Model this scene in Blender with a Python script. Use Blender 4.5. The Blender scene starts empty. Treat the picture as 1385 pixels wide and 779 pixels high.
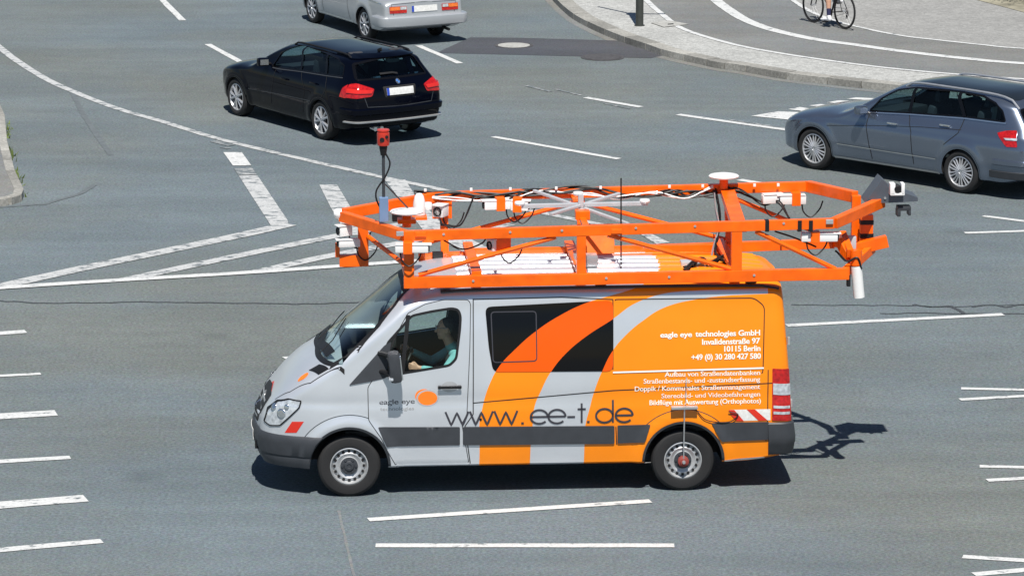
import bpy, bmesh, math, random
from mathutils import Vector, Matrix
from mathutils.bvhtree import BVHTree
from mathutils.geometry import delaunay_2d_cdt
random.seed(4)
C = bpy.context.scene.collection
SC = bpy.context.scene
R = math.radians
PI = math.pi

# ------------------------------------------------------------------ camera
CAM_H, CAM_TH, CAM_F = 11.746, 0.20944, 5657.5
cd = bpy.data.cameras.new('camera'); cam = bpy.data.objects.new('camera', cd); C.objects.link(cam)
cd.sensor_width = 36; cd.lens = 36*CAM_F/1385; cd.clip_start = .5; cd.clip_end = 3000
cam.location = (0, 0, CAM_H); cam.rotation_euler = (PI/2-CAM_TH, 0, 0)
SC.camera = cam
# ------------------------------------------------------------------ world, sun, exposure
SUN_EL, SUN_DIR = R(60.5), Vector((-.07, 1, 0)).normalized()      # the way shadows fall
w = bpy.data.worlds.new('World'); SC.world = w; w.use_nodes = True
wt = w.node_tree; bg = wt.nodes['Background']; sky = wt.nodes.new('ShaderNodeTexSky')
sky.sky_type = 'NISHITA'; sky.sun_disc = False; sky.sun_elevation = SUN_EL
to_sun = -SUN_DIR
sky.sun_rotation = math.atan2(to_sun.x, to_sun.y)
sky.altitude = 50; sky.air_density = 1.0; sky.dust_density = .25; sky.ozone_density = 2.5
wt.links.new(sky.outputs[0], bg.inputs[0]); bg.inputs[1].default_value = .05
sl = bpy.data.lights.new('sun', 'SUN'); sl.energy = 5.0; sl.angle = R(.55); sl.color = (1, .96, .9)
so = bpy.data.objects.new('sun', sl); C.objects.link(so)
d = (SUN_DIR*math.cos(SUN_EL) + Vector((0, 0, -math.sin(SUN_EL))))
so.rotation_euler = d.to_track_quat('-Z', 'Y').to_euler(); so.location = (0, 40, 30)
SC.view_settings.view_transform = 'Standard'; SC.view_settings.look = 'None'
SC.view_settings.exposure = .36; SC.view_settings.gamma = 1; SC.view_settings.use_curve_mapping = False
SC.cycles.max_bounces = 8; SC.cycles.transparent_max_bounces = 16

# ------------------------------------------------------------------ picture <-> place
def ray(u, v):
    a = (u-692.5)/CAM_F; b = -(v-389.5)/CAM_F
    ct, st = math.cos(CAM_TH), math.sin(CAM_TH)
    return Vector((0, 0, CAM_H)), Vector((a, ct+b*st, b*ct-st))
def gnd(u, v, z=0.0):
    o, d = ray(u, v); t = (z-CAM_H)/d.z
    return o+d*t

# ------------------------------------------------------------------ materials
def new_mat(name):
    m = bpy.data.materials.new(name); m.use_nodes = True
    return m, m.node_tree, m.node_tree.nodes['Principled BSDF']
def mat(name, col, rough=.5, metal=0., coat=0., var=.08, scale=8., bump=0., bscale=60., spec=.5):
    m, t, b = new_mat(name)
    tc = t.nodes.new('ShaderNodeTexCoord'); n = t.nodes.new('ShaderNodeTexNoise')
    n.inputs['Scale'].default_value = scale; n.inputs['Detail'].default_value = 5
    t.links.new(tc.outputs['Object'], n.inputs['Vector'])
    mr = t.nodes.new('ShaderNodeMapRange'); mr.inputs['From Min'].default_value = .3; mr.inputs['From Max'].default_value = .7
    mr.inputs['To Min'].default_value = 1-var; mr.inputs['To Max'].default_value = 1+var
    t.links.new(n.outputs['Fac'], mr.inputs['Value'])
    mx = t.nodes.new('ShaderNodeVectorMath'); mx.operation = 'SCALE'; mx.inputs[0].default_value = col[:3]
    t.links.new(mr.outputs[0], mx.inputs['Scale']); t.links.new(mx.outputs[0], b.inputs['Base Color'])
    b.inputs['Roughness'].default_value = rough; b.inputs['Metallic'].default_value = metal
    b.inputs['Coat Weight'].default_value = coat; b.inputs['Coat Roughness'].default_value = .04
    b.inputs['Specular IOR Level'].default_value = spec
    if bump:
        n2 = t.nodes.new('ShaderNodeTexNoise'); n2.inputs['Scale'].default_value = bscale; n2.inputs['Detail'].default_value = 3
        t.links.new(tc.outputs['Object'], n2.inputs['Vector'])
        bp = t.nodes.new('ShaderNodeBump'); bp.inputs['Strength'].default_value = bump; bp.inputs['Distance'].default_value = .01
        t.links.new(n2.outputs['Fac'], bp.inputs['Height']); t.links.new(bp.outputs[0], b.inputs['Normal'])
    return m
def glass_mat(name, tint, refl=1.0):
    m = bpy.data.materials.new(name); m.use_nodes = True; t = m.node_tree; t.nodes.clear()
    o = t.nodes.new('ShaderNodeOutputMaterial'); mx = t.nodes.new('ShaderNodeMixShader')
    tr = t.nodes.new('ShaderNodeBsdfTransparent'); tr.inputs[0].default_value = (*tint, 1)
    gl = t.nodes.new('ShaderNodeBsdfGlossy'); gl.inputs['Roughness'].default_value = .03; gl.inputs[0].default_value = (refl, refl, refl, 1)
    lw = t.nodes.new('ShaderNodeLayerWeight'); lw.inputs[0].default_value = .5
    pw = t.nodes.new('ShaderNodeMath'); pw.operation = 'POWER'; pw.inputs[1].default_value = 4.2; t.links.new(lw.outputs['Facing'], pw.inputs[0])
    fr = t.nodes.new('ShaderNodeMath'); fr.operation = 'MULTIPLY_ADD'; fr.inputs[1].default_value = .9; fr.inputs[2].default_value = .022; t.links.new(pw.outputs[0], fr.inputs[0])
    t.links.new(fr.outputs[0], mx.inputs[0]); t.links.new(tr.outputs[0], mx.inputs[1]); t.links.new(gl.outputs[0], mx.inputs[2])
    t.links.new(mx.outputs[0], o.inputs[0]); return m
def srgb(r, g, b):
    f = lambda c: (c/255/12.92) if c/255 <= .04045 else ((c/255+.055)/1.055)**2.4
    return (f(r), f(g), f(b))

M = {}
M['tyre'] = mat('tyre rubber', (.014, .014, .015), .8, bump=.25, bscale=120)
M['steel'] = mat('silver wheel steel', (.52, .53, .54), .38, .55, var=.12)
M['alloy'] = mat('alloy wheel', (.55, .56, .58), .3, .6, var=.08)
M['black'] = mat('black plastic', (.010, .010, .011), .5, spec=.35)
M['dark'] = mat('dark cavity', (.008, .008, .009), .8)
M['cladding'] = mat('grey plastic cladding', (.036, .040, .047), .5, bump=.12, bscale=220, var=.12)
M['interior'] = mat('cabin trim', (.014, .015, .017), .7)
M['seatcloth'] = mat('seat cloth', (.03, .032, .038), .85)
M['palecloth'] = mat('pale head rest', (.25, .27, .28), .8)
M['glass'] = glass_mat('clear tinted glass', (.84, .95, .93))
M['glassdark'] = glass_mat('dark privacy glass', (.55, .72, .75))
M['lens'] = mat('clear lamp lens', (.60, .64, .68), .12, .35, coat=1, var=.3, scale=22)
M['red_lens'] = mat('red lamp lens', (.40, .008, .008), .12, coat=.6, var=.35, scale=26)
M['amber_lens'] = mat('amber lamp lens', (.75, .16, .02), .15, coat=1, var=.2, scale=30)
M['white'] = mat('white enamel', (.78, .78, .77), .35, coat=.2, var=.03)
M['plate'] = mat('plate white', (.68, .68, .66), .4, var=.12, scale=25)
M['plateblue'] = mat('plate blue', (.02, .06, .4), .4)
M['red'] = mat('reflective red', (.62, .03, .015), .3, var=.05)
M['chrome'] = mat('bright metal', (.75, .76, .78), .15, .95)
M['alu'] = mat('aluminium', (.55, .56, .57), .35, .7, var=.1)
M['orange_frame'] = mat('orange painted steel', (.90, .130, .002), .32, coat=.1, spec=.4, var=.17, scale=6, bump=.06, bscale=25)
M['ink'] = mat('dark grey lettering', (.035, .035, .045), .5, var=.03)
M['orange'] = mat('orange film', (.95, .20, .012), .4, coat=.3, var=.03)
M['paint_white'] = None

def asphalt(name, col, fine=1., stains=True, scale=1.0, tint=(1, 1, 1)):
    m, t, b = new_mat(name)
    geo = t.nodes.new('ShaderNodeNewGeometry')
    def noise(s, det=6, rough=.6, sx=1, sy=1):
        mp = t.nodes.new('ShaderNodeMapping'); mp.inputs['Scale'].default_value = (sx, sy, 1)
        t.links.new(geo.outputs['Position'], mp.inputs['Vector'])
        n = t.nodes.new('ShaderNodeTexNoise'); n.inputs['Scale'].default_value = s
        n.inputs['Detail'].default_value = det; n.inputs['Roughness'].default_value = rough
        t.links.new(mp.outputs[0], n.inputs['Vector']); return n.outputs['Fac']
    def mapr(src, a, bb, c, d_):
        r = t.nodes.new('ShaderNodeMapRange'); r.inputs['From Min'].default_value = a; r.inputs['From Max'].default_value = bb
        r.inputs['To Min'].default_value = c; r.inputs['To Max'].default_value = d_
        t.links.new(src, r.inputs['Value']); return r.outputs[0]
    def mul(a, bb):
        r = t.nodes.new('ShaderNodeMath'); r.operation = 'MULTIPLY'; t.links.new(a, r.inputs[0]); t.links.new(bb, r.inputs[1]); return r.outputs[0]
    f = mapr(noise(26*scale, 3, .7), .3, .7, 1-.34*fine, 1+.34*fine)                  # stones
    f = mul(f, mapr(noise(90*scale, 2, .8), .3, .7, 1-.22*fine, 1+.22*fine))
    f = mul(f, mapr(noise(.22, 6, .62), .35, .68, .91, 1.09))                           # broad wear
    f = mul(f, mapr(noise(.5, 7, .7, .25, 1.6), .36, .68, .90, 1.08))                   # streaks along the lanes
    f = mul(f, mapr(noise(3.1, 4, .7), .3, .7, .935, 1.06))
    if stains:
        vo = t.nodes.new('ShaderNodeTexVoronoi'); vo.inputs['Scale'].default_value = .33; t.links.new(geo.outputs['Position'], vo.inputs['Vector'])
        f = mul(f, mapr(vo.outputs['Distance'], .02, .11, .80, 1.0))
        # lane-long tyre-polished bands
        f = mul(f, mapr(noise(1.0, 3, .5, .05, .5), .42, .62, .95, 1.04))
    sc = t.nodes.new('ShaderNodeVectorMath'); sc.operation = 'SCALE'; sc.inputs[0].default_value = col
    cr = t.nodes.new('ShaderNodeMix'); cr.data_type = 'RGBA'
    cr.inputs[6].default_value = (*col, 1); cr.inputs[7].default_value = (col[0]*1.10, col[1]*1.0, col[2]*.88, 1)
    t.links.new(mapr(noise(.13, 5, .6), .42, .62, 0, 1), cr.inputs[0]); t.links.new(cr.outputs[2], sc.inputs[0])
    t.links.new(f, sc.inputs['Scale'])
    cn = t.nodes.new('ShaderNodeTexNoise'); cn.inputs['Scale'].default_value = 14; cn.inputs['Detail'].default_value = 3; cn.inputs['Roughness'].default_value = .8
    t.links.new(geo.outputs['Position'], cn.inputs['Vector'])
    cm = t.nodes.new('ShaderNodeMix'); cm.data_type = 'RGBA'; cm.blend_type = 'OVERLAY'; cm.inputs[0].default_value = .22
    t.links.new(sc.outputs[0], cm.inputs[6]); t.links.new(cn.outputs['Color'], cm.inputs[7]); t.links.new(cm.outputs[2], b.inputs['Base Color'])
    b.inputs['Roughness'].default_value = .85; b.inputs['Specular IOR Level'].default_value = .3
    bp = t.nodes.new('ShaderNodeBump'); bp.inputs['Strength'].default_value = .35; bp.inputs['Distance'].default_value = .01
    t.links.new(noise(40*scale, 3, .7), bp.inputs['Height']); t.links.new(bp.outputs[0], b.inputs['Normal'])
    return m
M['asphalt'] = asphalt('road asphalt', (.121, .149, .164))
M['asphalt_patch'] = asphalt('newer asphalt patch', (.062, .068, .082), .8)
M['path'] = asphalt('cycle path asphalt', (.165, .175, .178), .7, stains=False)

def stone(name, col, cell, var=.25, gap=.75, contrast=.5):
    m, t, b = new_mat(name)
    geo = t.nodes.new('ShaderNodeNewGeometry')
    vo = t.nodes.new('ShaderNodeTexVoronoi'); vo.inputs['Scale'].default_value = cell; t.links.new(geo.outputs['Position'], vo.inputs['Vector'])
    ve = t.nodes.new('ShaderNodeTexVoronoi'); ve.feature = 'DISTANCE_TO_EDGE'; ve.inputs['Scale'].default_value = cell; t.links.new(geo.outputs['Position'], ve.inputs['Vector'])
    sep = t.nodes.new('ShaderNodeSeparateColor'); t.links.new(vo.outputs['Color'], sep.inputs[0])
    def mapr(src, a, bb, c, d_):
        r = t.nodes.new('ShaderNodeMapRange'); r.inputs['From Min'].default_value = a; r.inputs['From Max'].default_value = bb
        r.inputs['To Min'].default_value = c; r.inputs['To Max'].default_value = d_
        t.links.new(src, r.inputs['Value']); return r.outputs[0]
    def mul(a, bb):
        r = t.nodes.new('ShaderNodeMath'); r.operation = 'MULTIPLY'; t.links.new(a, r.inputs[0]); t.links.new(bb, r.inputs[1]); return r.outputs[0]
    n = t.nodes.new('ShaderNodeTexNoise'); n.inputs['Scale'].default_value = .6; n.inputs['Detail'].default_value = 8; n.inputs['Roughness'].default_value = .65; t.links.new(geo.outputs['Position'], n.inputs['Vector'])
    f = mul(mapr(sep.outputs[0], 0, 1, 1-var, 1+var), mapr(ve.outputs['Distance'], 0, .09, gap, 1))
    f = mul(f, mapr(n.outputs['Fac'], .3, .7, 1-.22*contrast, 1+.22*contrast))
    sc = t.nodes.new('ShaderNodeVectorMath'); sc.operation = 'SCALE'; sc.inputs[0].default_value = col
    t.links.new(f, sc.inputs['Scale']); t.links.new(sc.outputs[0], b.inputs['Base Color']); b.inputs['Roughness'].default_value = .8
    return m
M['mosaic'] = stone('small granite mosaic paving', (.37, .375, .36), 19, .2)
M['cobble'] = stone('grey cobbled square', (.27, .27, .26), 17, .16, .8)
M['kerbstone'] = stone('granite kerb', (.29, .285, .26), 30, .2, .9, 1.3)
def per_island(m, lo=.72, hi=1.2):
    t = m.node_tree; b = t.nodes['Principled BSDF']; src = b.inputs['Base Color'].links[0].from_socket
    g = t.nodes.new('ShaderNodeNewGeometry'); mr = t.nodes.new('ShaderNodeMapRange'); mr.inputs['To Min'].default_value = lo; mr.inputs['To Max'].default_value = hi
    t.links.new(g.outputs['Random Per Island'], mr.inputs['Value']); sc = t.nodes.new('ShaderNodeVectorMath'); sc.operation = 'SCALE'
    t.links.new(src, sc.inputs[0]); t.links.new(mr.outputs[0], sc.inputs['Scale']); t.links.new(sc.outputs[0], b.inputs['Base Color'])
per_island(M['kerbstone'])

def worn_paint(name, wear=.42, col=(.56, .57, .565)):
    """white road paint whose worn spots let the asphalt show (as colour of the marking itself)"""
    m, t, b = new_mat(name)
    geo = t.nodes.new('ShaderNodeNewGeometry')
    n = t.nodes.new('ShaderNodeTexNoise'); n.inputs['Scale'].default_value = 4.5; n.inputs['Detail'].default_value = 9; n.inputs['Roughness'].default_value = .72
    mp = t.nodes.new('ShaderNodeMapping'); mp.inputs['Scale'].default_value = (1, 1.6, 1)
    t.links.new(geo.outputs['Position'], mp.inputs['Vector']); t.links.new(mp.outputs[0], n.inputs['Vector'])
    cr = t.nodes.new('ShaderNodeMapRange'); cr.inputs['From Min'].default_value = wear-.03; cr.inputs['From Max'].default_value = wear+.05
    t.links.new(n.outputs['Fac'], cr.inputs['Value'])
    n2 = t.nodes.new('ShaderNodeTexNoise'); n2.inputs['Scale'].default_value = 30; n2.inputs['Detail'].default_value = 4; t.links.new(geo.outputs['Position'], n2.inputs['Vector'])
    m2 = t.nodes.new('ShaderNodeMapRange'); m2.inputs['From Min'].default_value = .3; m2.inputs['From Max'].default_value = .7; m2.inputs['To Min'].default_value = .8; m2.inputs['To Max'].default_value = 1.1
    t.links.new(n2.outputs['Fac'], m2.inputs['Value'])
    sc = t.nodes.new('ShaderNodeVectorMath'); sc.operation = 'SCALE'; sc.inputs[0].default_value = col; t.links.new(m2.outputs[0], sc.inputs['Scale'])
    mx = t.nodes.new('ShaderNodeMix'); mx.data_type = 'RGBA'; mx.inputs[6].default_value = (.125, .145, .155, 1)
    t.links.new(cr.outputs[0], mx.inputs[0]); t.links.new(sc.outputs[0], mx.inputs[7]); t.links.new(mx.outputs[2], b.inputs['Base Color'])
    b.inputs['Roughness'].default_value = .7
    return m
M['paint'] = worn_paint('white road paint', .39)
M['paint_worn'] = worn_paint('worn white road paint', .44, (.46, .47, .47))
M['paint_old'] = worn_paint('old faded road paint', .52, (.36, .37, .37))

# ------------------------------------------------------------------ object helpers
def link(name, bm_or_me, material, parent=None, smooth=False):
    if isinstance(bm_or_me, bmesh.types.BMesh):
        me = bpy.data.meshes.new(name); bm_or_me.normal_update(); bm_or_me.to_mesh(me); bm_or_me.free()
    else: me = bm_or_me
    ms = material if isinstance(material, (list, tuple)) else [material]
    if not me.materials:
        for q in ms: me.materials.append(q)
    if smooth is not False:
        me.polygons.foreach_set('use_smooth', [True]*len(me.polygons))
        if smooth is not True: me.set_sharp_from_angle(angle=R(smooth))
    o = bpy.data.objects.new(name, me); C.objects.link(o)
    if parent: o.parent = parent
    return o
def tag(o, label=None, cat=None, group=None, kind=None):
    if label: o['label'] = label
    if cat: o['category'] = cat
    if group: o['group'] = group
    if kind: o['kind'] = kind
    return o
def thing(name, label, cat, loc=(0, 0, 0), rz=0, group=None):
    o = bpy.data.objects.new(name, None); C.objects.link(o); o.location = loc; o.rotation_euler = (0, 0, rz)
    o.empty_display_size = .2
    return tag(o, label, cat, group)
def struct(name, bm, m, label=None, smooth=False):
    o = link(name, bm, m, None, smooth); o['kind'] = 'structure'
    if label: o['label'] = label
    return o
def bm_box(bm, c, s, rot=None, bev=0):
    r = bmesh.ops.create_cube(bm, size=1)
    mt = Matrix.Translation(Vector(c)) @ (rot.to_4x4() if rot else Matrix()) @ Matrix.Diagonal((*s, 1))
    bmesh.ops.transform(bm, matrix=mt, verts=r['verts'])
    if bev:
        es = list({e for v in r['verts'] for e in v.link_edges})
        bmesh.ops.bevel(bm, geom=es, offset=bev, segments=2, affect='EDGES', profile=.6)
def box(c, s, rot=None, bev=0):
    bm = bmesh.new(); bm_box(bm, c, s, rot, bev); return bm
def bm_beam(bm, a, b, w, h, up=Vector((0, 0, 1)), bev=.004):
    a, b = Vector(a), Vector(b); d = (b-a); L = d.length; d.normalize()
    if abs(d.dot(up)) > .98: up = Vector((0, 1, 0))
    s = d.cross(up).normalized(); u = s.cross(d)
    rot = Matrix((d, s, u)).transposed()
    bm_box(bm, (a+b)/2, (L, w, h), rot, bev)
def bm_tube(bm, pts, r, n=10, cap=True, radii=None):
    pts = [Vector(p) for p in pts]; rings = []
    prev = None
    for i, p in enumerate(pts):
        t = (pts[min(i+1, len(pts)-1)]-pts[max(i-1, 0)]).normalized()
        ref = Vector((0, 0, 1)) if abs(t.z) < .95 else Vector((1, 0, 0))
        s = t.cross(ref).normalized() if prev is None else (prev-t*prev.dot(t)).normalized()
        prev = s; u = s.cross(t); rr = radii[i] if radii else r
        rings.append([bm.verts.new(p+(s*math.cos(2*PI*k/n)+u*math.sin(2*PI*k/n))*rr) for k in range(n)])
    for A, B in zip(rings, rings[1:]):
        for k in range(n): bm.faces.new((A[k], A[(k+1) % n], B[(k+1) % n], B[k]))
    if cap: bm.faces.new(rings[0][::-1]); bm.faces.new(rings[-1])
def catmull(pts, n=8):
    pts = [Vector(p) for p in pts]; P = [pts[0]*2-pts[1]]+pts+[pts[-1]*2-pts[-2]]; out = []
    for i in range(1, len(P)-2):
        for k in range(n):
            t = k/n; a, b, c, d_ = P[i-1], P[i], P[i+1], P[i+2]
            out.append(.5*((2*b)+(c-a)*t+(2*a-5*b+4*c-d_)*t*t+(3*b-a-3*c+d_)*t**3))
    out.append(pts[-1]); return out
def bm_lathe(bm, prof, axis='z', n=32, off=(0, 0, 0)):
    """prof: (radius, along); closed profile if first == last"""
    rings = []
    for r, a in prof:
        ring = []
        for k in range(n):
            c, s = math.cos(2*PI*k/n)*r, math.sin(2*PI*k/n)*r
            p = {'z': (c, s, a), 'y': (c, a, -s), 'x': (a, c, s)}[axis]
            ring.append(bm.verts.new(Vector(p)+Vector(off)))
        rings.append(ring)
    for A, B in zip(rings, rings[1:]):
        for k in range(n): bm.faces.new((A[k], A[(k+1) % n], B[(k+1) % n], B[k]))
    for r_, f in ((rings[0], True), (rings[-1], False)):
        if prof[0 if f else -1][0] > 1e-5 and prof[0] != prof[-1]:
            bm.faces.new(r_[::-1] if f else r_)
    bmesh.ops.remove_doubles(bm, verts=bm.verts, dist=1e-5)
    bmesh.ops.recalc_face_normals(bm, faces=bm.faces)
def lathe(prof, axis='z', n=32, off=(0, 0, 0)):
    bm = bmesh.new(); bm_lathe(bm, prof, axis, n, off); return bm
def in_poly(x, y, P):
    c = False; j = len(P)-1
    for i in range(len(P)):
        if (P[i][1] > y) != (P[j][1] > y) and x < (P[j][0]-P[i][0])*(y-P[i][1])/(P[j][1]-P[i][1])+P[i][0]: c = not c
        j = i
    return c
def densify(P, g, closed=True):
    out = []; n = len(P)
    for i in range(n if closed else n-1):
        a, b = P[i], P[(i+1) % n]; L = math.dist(a, b); k = max(1, int(math.ceil(L/g)))
        for q in range(k): out.append((a[0]+(b[0]-a[0])*q/k, a[1]+(b[1]-a[1])*q/k))
    if not closed: out.append(tuple(P[-1]))
    return out
def rounded(P, r=.04, n=4):
    out = []; N = len(P)
    for i in range(N):
        p = Vector(P[i]); a = Vector(P[i-1]); b = Vector(P[(i+1) % N])
        da, db = (a-p), (b-p); q = min(r, da.length*.45, db.length*.45)
        s = p+da.normalized()*q; e = p+db.normalized()*q
        for k in range(n+1):
            t = k/n; v = s*(1-t)**2+p*2*t*(1-t)+e*t*t; out.append((v.x, v.y))
    return out
def cdt(outline, holes=(), g=.05):
    P = densify(outline, g); H = [densify(h, g) for h in holes]
    vs = []; es = []
    for L in [P]+H:
        s = len(vs); vs += [Vector(p) for p in L]; es += [(s+i, s+(i+1) % len(L)) for i in range(len(L))]
    xs = [p[0] for p in P]; ys = [p[1] for p in P]
    y = min(ys)+g*.5; row = 0
    while y < max(ys):
        x = min(xs)+g*(.5+.5*(row % 2))
        while x < max(xs):
            if in_poly(x, y, P) and not any(in_poly(x, y, h) for h in H):
                vs.append(Vector((x, y)))
            x += g
        y += g*.87; row += 1
    v, e, f, *_ = delaunay_2d_cdt(vs, es, [], 0, 1e-6)
    F = []
    for t in f:
        cx = sum(v[i][0] for i in t)/len(t); cy = sum(v[i][1] for i in t)/len(t)
        if in_poly(cx, cy, P) and not any(in_poly(cx, cy, h) for h in H): F.append(tuple(t))
    return v, F
def ngon_sheet(pts, z=None):
    bm = bmesh.new(); vv, F = cdt([(p[0], p[1]) for p in pts], g=1e9)
    V = [bm.verts.new((p[0], p[1], z)) for p in vv]
    for t in F: bm.faces.new([V[i] for i in t])
    bmesh.ops.recalc_face_normals(bm, faces=bm.faces)
    for f in bm.faces:
        if f.normal.z < 0: f.normal_flip()
    return bm

# ------------------------------------------------------------------ ground and roads
bm = bmesh.new(); bmesh.ops.create_grid(bm, x_segments=8, y_segments=8, size=1400)
bmesh.ops.translate(bm, verts=bm.verts, vec=(0, 300, 0))
struct('road', bm, M['asphalt'], 'wide blue grey asphalt junction')

def sheet_px(name, pts, m, z=.004, lab=None):
    return struct(name, ngon_sheet([gnd(u, v, z) for u, v in pts], z), m, lab)
def line_px(name, pts, width, m, z=.008, lab=None, smooth=True, wobble=True):
    P = [gnd(u, v, z) for u, v in pts]
    if smooth and len(P) > 2: P = catmull(P, 8)
    elif wobble:
        Q = []
        for a, b in zip(P, P[1:]):
            k = max(1, int((b-a).length/.5))
            Q += [a.lerp(b, i/k) for i in range(k)]
        P = Q+[P[-1]]
    bm = bmesh.new(); L = []
    for i, p in enumerate(P):
        t = (P[min(i+1, len(P)-1)]-P[max(i-1, 0)]); t.z = 0; t.normalize(); s = Vector((-t.y, t.x, 0))
        w_ = width[0]+(width[1]-width[0])*i/(len(P)-1) if isinstance(width, tuple) else width
        j = (random.random()-.5)*.012 if wobble else 0
        L.append((bm.verts.new(p+s*(w_/2+j)), bm.verts.new(p-s*(w_/2+(random.random()-.5)*.012*wobble))))
    for a, b in zip(L, L[1:]):
        f = bm.faces.new((a[0], a[1], b[1], b[0]))
    for f in bm.faces:
        f.normal_update()
        if f.normal.z < 0: f.normal_flip()
    return struct(name, bm, m, lab)

LM = 'lane_marking'
# long curved edge line
line_px(LM, [(-60, 8), (0, 65), (57, 104), (109, 128), (162, 148), (218, 164), (300, 189), (430, 220), (510, 238), (604, 258), (720, 285), (830, 307)], .15, M['paint_worn'], lab='long curved white line')
# dashes
for a in [((217, -2), (247, 28), .13), ((281, 60), (329, 86), .13), ((566, 62), (622, 86), .13),
          ((667, 185), (837, 215), .13), ((917, 155), (1066, 176), .15), ((792, 132), (867, 145), .14),
          ((1000, 243), (1030, 248), .15),
          ((1330, 292), (1480, 311), .12), ((1305, 315), (1480, 309), .12), ((1064, 440), (1357, 425), .15),
          ((1300, 525), (1480, 529), .11), ((1298, 540), (1480, 530), .12), ((1325, 630), (1480, 634), .11), ((1335, 649), (1480, 641), .12),
          ((1302, 752), (1480, 763), .13), ((1317, 776), (1480, 762), .14),
          ((-90, 457), (35, 448), .19), ((-90, 513), (55, 505), .12), ((-90, 568), (76, 558), .28), ((-90, 629), (95, 618), .16), ((-90, 690), (116, 673), .29), ((-90, 751), (138, 731), .17),
          ((384, 484), (413, 481), .14), ((498, 702), (880, 677), .14), ((508, 737), (912, 737), .15)]:
    line_px(LM, a[:2], a[2], M['paint'] if a[2] < .3 else M['paint'], lab='white lane dash')
for a in [((712, 116), (745, 124), .08), ((752, 121), (786, 129), .06), ((816, 140), (852, 147), .05), ((986, 162), (1066, 174), .07), ((288, 191), (313, 197), .14), ((300, 199), (310, 201), .1)]:
    line_px(LM, a[:2], a[2], M['paint_old'], .0085, lab='worn remnant of a white dash')
# hatched island
sheet_px('road_marking', [(302, 206), (327, 206), (340, 224), (315, 224)], M['paint'], .009, 'white block of the hatched area')
sheet_px('road_marking', [(316, 227), (341, 227), (347, 236), (322, 237)], M['paint_old'], .009, 'worn patch between the white blocks')
sheet_px('road_marking', [(323, 238), (348, 237), (389, 298), (391, 308), (367, 306)], M['paint_worn'], .009, 'broad slanting white band')
sheet_px('road_marking', [(432, 250), (456, 250), (480, 290), (500, 318), (470, 318), (447, 280)], M['paint_worn'], .009, 'broad worn band behind the rack tip')
sheet_px('road_marking', [(520, 243), (548, 243), (560, 262), (600, 305), (680, 345), (650, 352), (575, 315), (545, 275)], M['paint_worn'], .009, 'broad white band seen through the rack')
line_px('road_marking', [(391, 303), (330, 317), (225, 339), (110, 363), (-40, 396)], .29, M['paint_worn'], .0095, 'upper hatch line')
line_px('road_marking', [(545, 303), (450, 320), (350, 340), (250, 361), (165, 379)], .24, M['paint_worn'], .0095, 'middle hatch line')
line_px('road_marking', [(690, 303), (600, 318), (528, 331), (440, 347), (345, 368)], .24, M['paint_worn'], .0095, 'lower hatch line')
line_px('road_marking', [(-60, 394), (0, 389), (170, 378), (340, 368), (540, 354), (700, 344)], .20, M['paint'], .013, 'base line of the hatched area')
sheet_px('road_marking', [(858, 312), (872, 312), (906, 328), (888, 330)], M['paint_worn'], .009, 'white mark behind the rack')
# zebra blocks by the grey estate
sheet_px('road_marking', [(1016, 157), (1052, 151), (1085, 152), (1100, 158), (1076, 163)], M['paint'], .009, 'pointed white block')
sheet_px('road_marking', [(1066, 148), (1082, 145), (1120, 151), (1105, 153)], M['paint'], .009, 'white block')
sheet_px('road_marking', [(1094, 143), (1110, 141), (1150, 146), (1135, 148)], M['paint'], .009, 'white block')
sheet_px('road_marking', [(1118, 139), (1134, 136), (1180, 138), (1160, 141)], M['paint'], .009, 'white block')
sheet_px('road_marking', [(1145, 134), (1158, 132), (1200, 134), (1185, 136)], M['paint'], .009, 'white block')
# dark resurfaced strip and manhole covers
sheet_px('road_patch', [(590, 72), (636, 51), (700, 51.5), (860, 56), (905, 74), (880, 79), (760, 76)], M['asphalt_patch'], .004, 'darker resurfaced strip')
M['iron'] = mat('cast iron', (.09, .085, .085), .6, .3, var=.3, scale=15)
M['concrete'] = mat('pale concrete', (.34, .34, .32), .85, var=.2, scale=12)
M['crack'] = mat('bitumen in cracks', (.05, .056, .062), .7); M['skid'] = mat('faint rubber mark', (.108, .125, .133), .8, var=.15)
def manhole(u, v, ru, col, label, ring=None):
    p = gnd(u, v, .004); t = thing('manhole_cover', label, 'manhole cover', (p.x, p.y, .004))
    r = ru
    link('frame', lathe([(r, 0), (r, .006), (r*.84, .006), (r*.84, 0)], n=40), ring or M['iron'], t)
    bm = lathe([(r*.83, 0), (r*.83, .009), (0, .009)], n=40)
    link('lid', bm, col, t)
    return t
manhole(695, 62, .36, M['concrete'], 'round pale manhole cover in the dark asphalt strip', M['iron'])
manhole(815, 78, .40, M['iron'], 'round dark manhole cover at the edge of the dark strip')
# bitumen-filled cracks
rr = random.Random(9)
def crack(pts, w_=.03, amp=.8, m=None):
    Q = []
    for a, b in zip(pts, pts[1:]):
        k = max(2, int(abs(b[0]-a[0])/14)+1)
        for i in range(k):
            t = i/k; Q.append((a[0]+(b[0]-a[0])*t, a[1]+(b[1]-a[1])*t+rr.uniform(-amp, amp)*.6))
    Q.append(pts[-1]); line_px('road_crack', Q, w_, m or M['crack'], .006, 'dark line of bitumen in a crack')
crack([(-30, 405), (60, 410), (150, 409), (200, 408), (400, 411), (530, 408)], .045)
crack([(1070, 412), (1180, 413), (1240, 413), (1260, 415), (1300, 415), (1320, 413), (1420, 412)], .03)
crack([(1190, 424), (1240, 423), (1300, 424), (1420, 424)], .035)
crack([(1235, 412), (1262, 415), (1285, 414), (1294, 418), (1304, 424)], .055)
crack([(1315, 415), (1340, 412), (1360, 415), (1378, 412), (1400, 411)], .045)
crack([(90, 108), (110, 150), (130, 182), (150, 210)], .09, .3, M['skid'])
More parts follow.
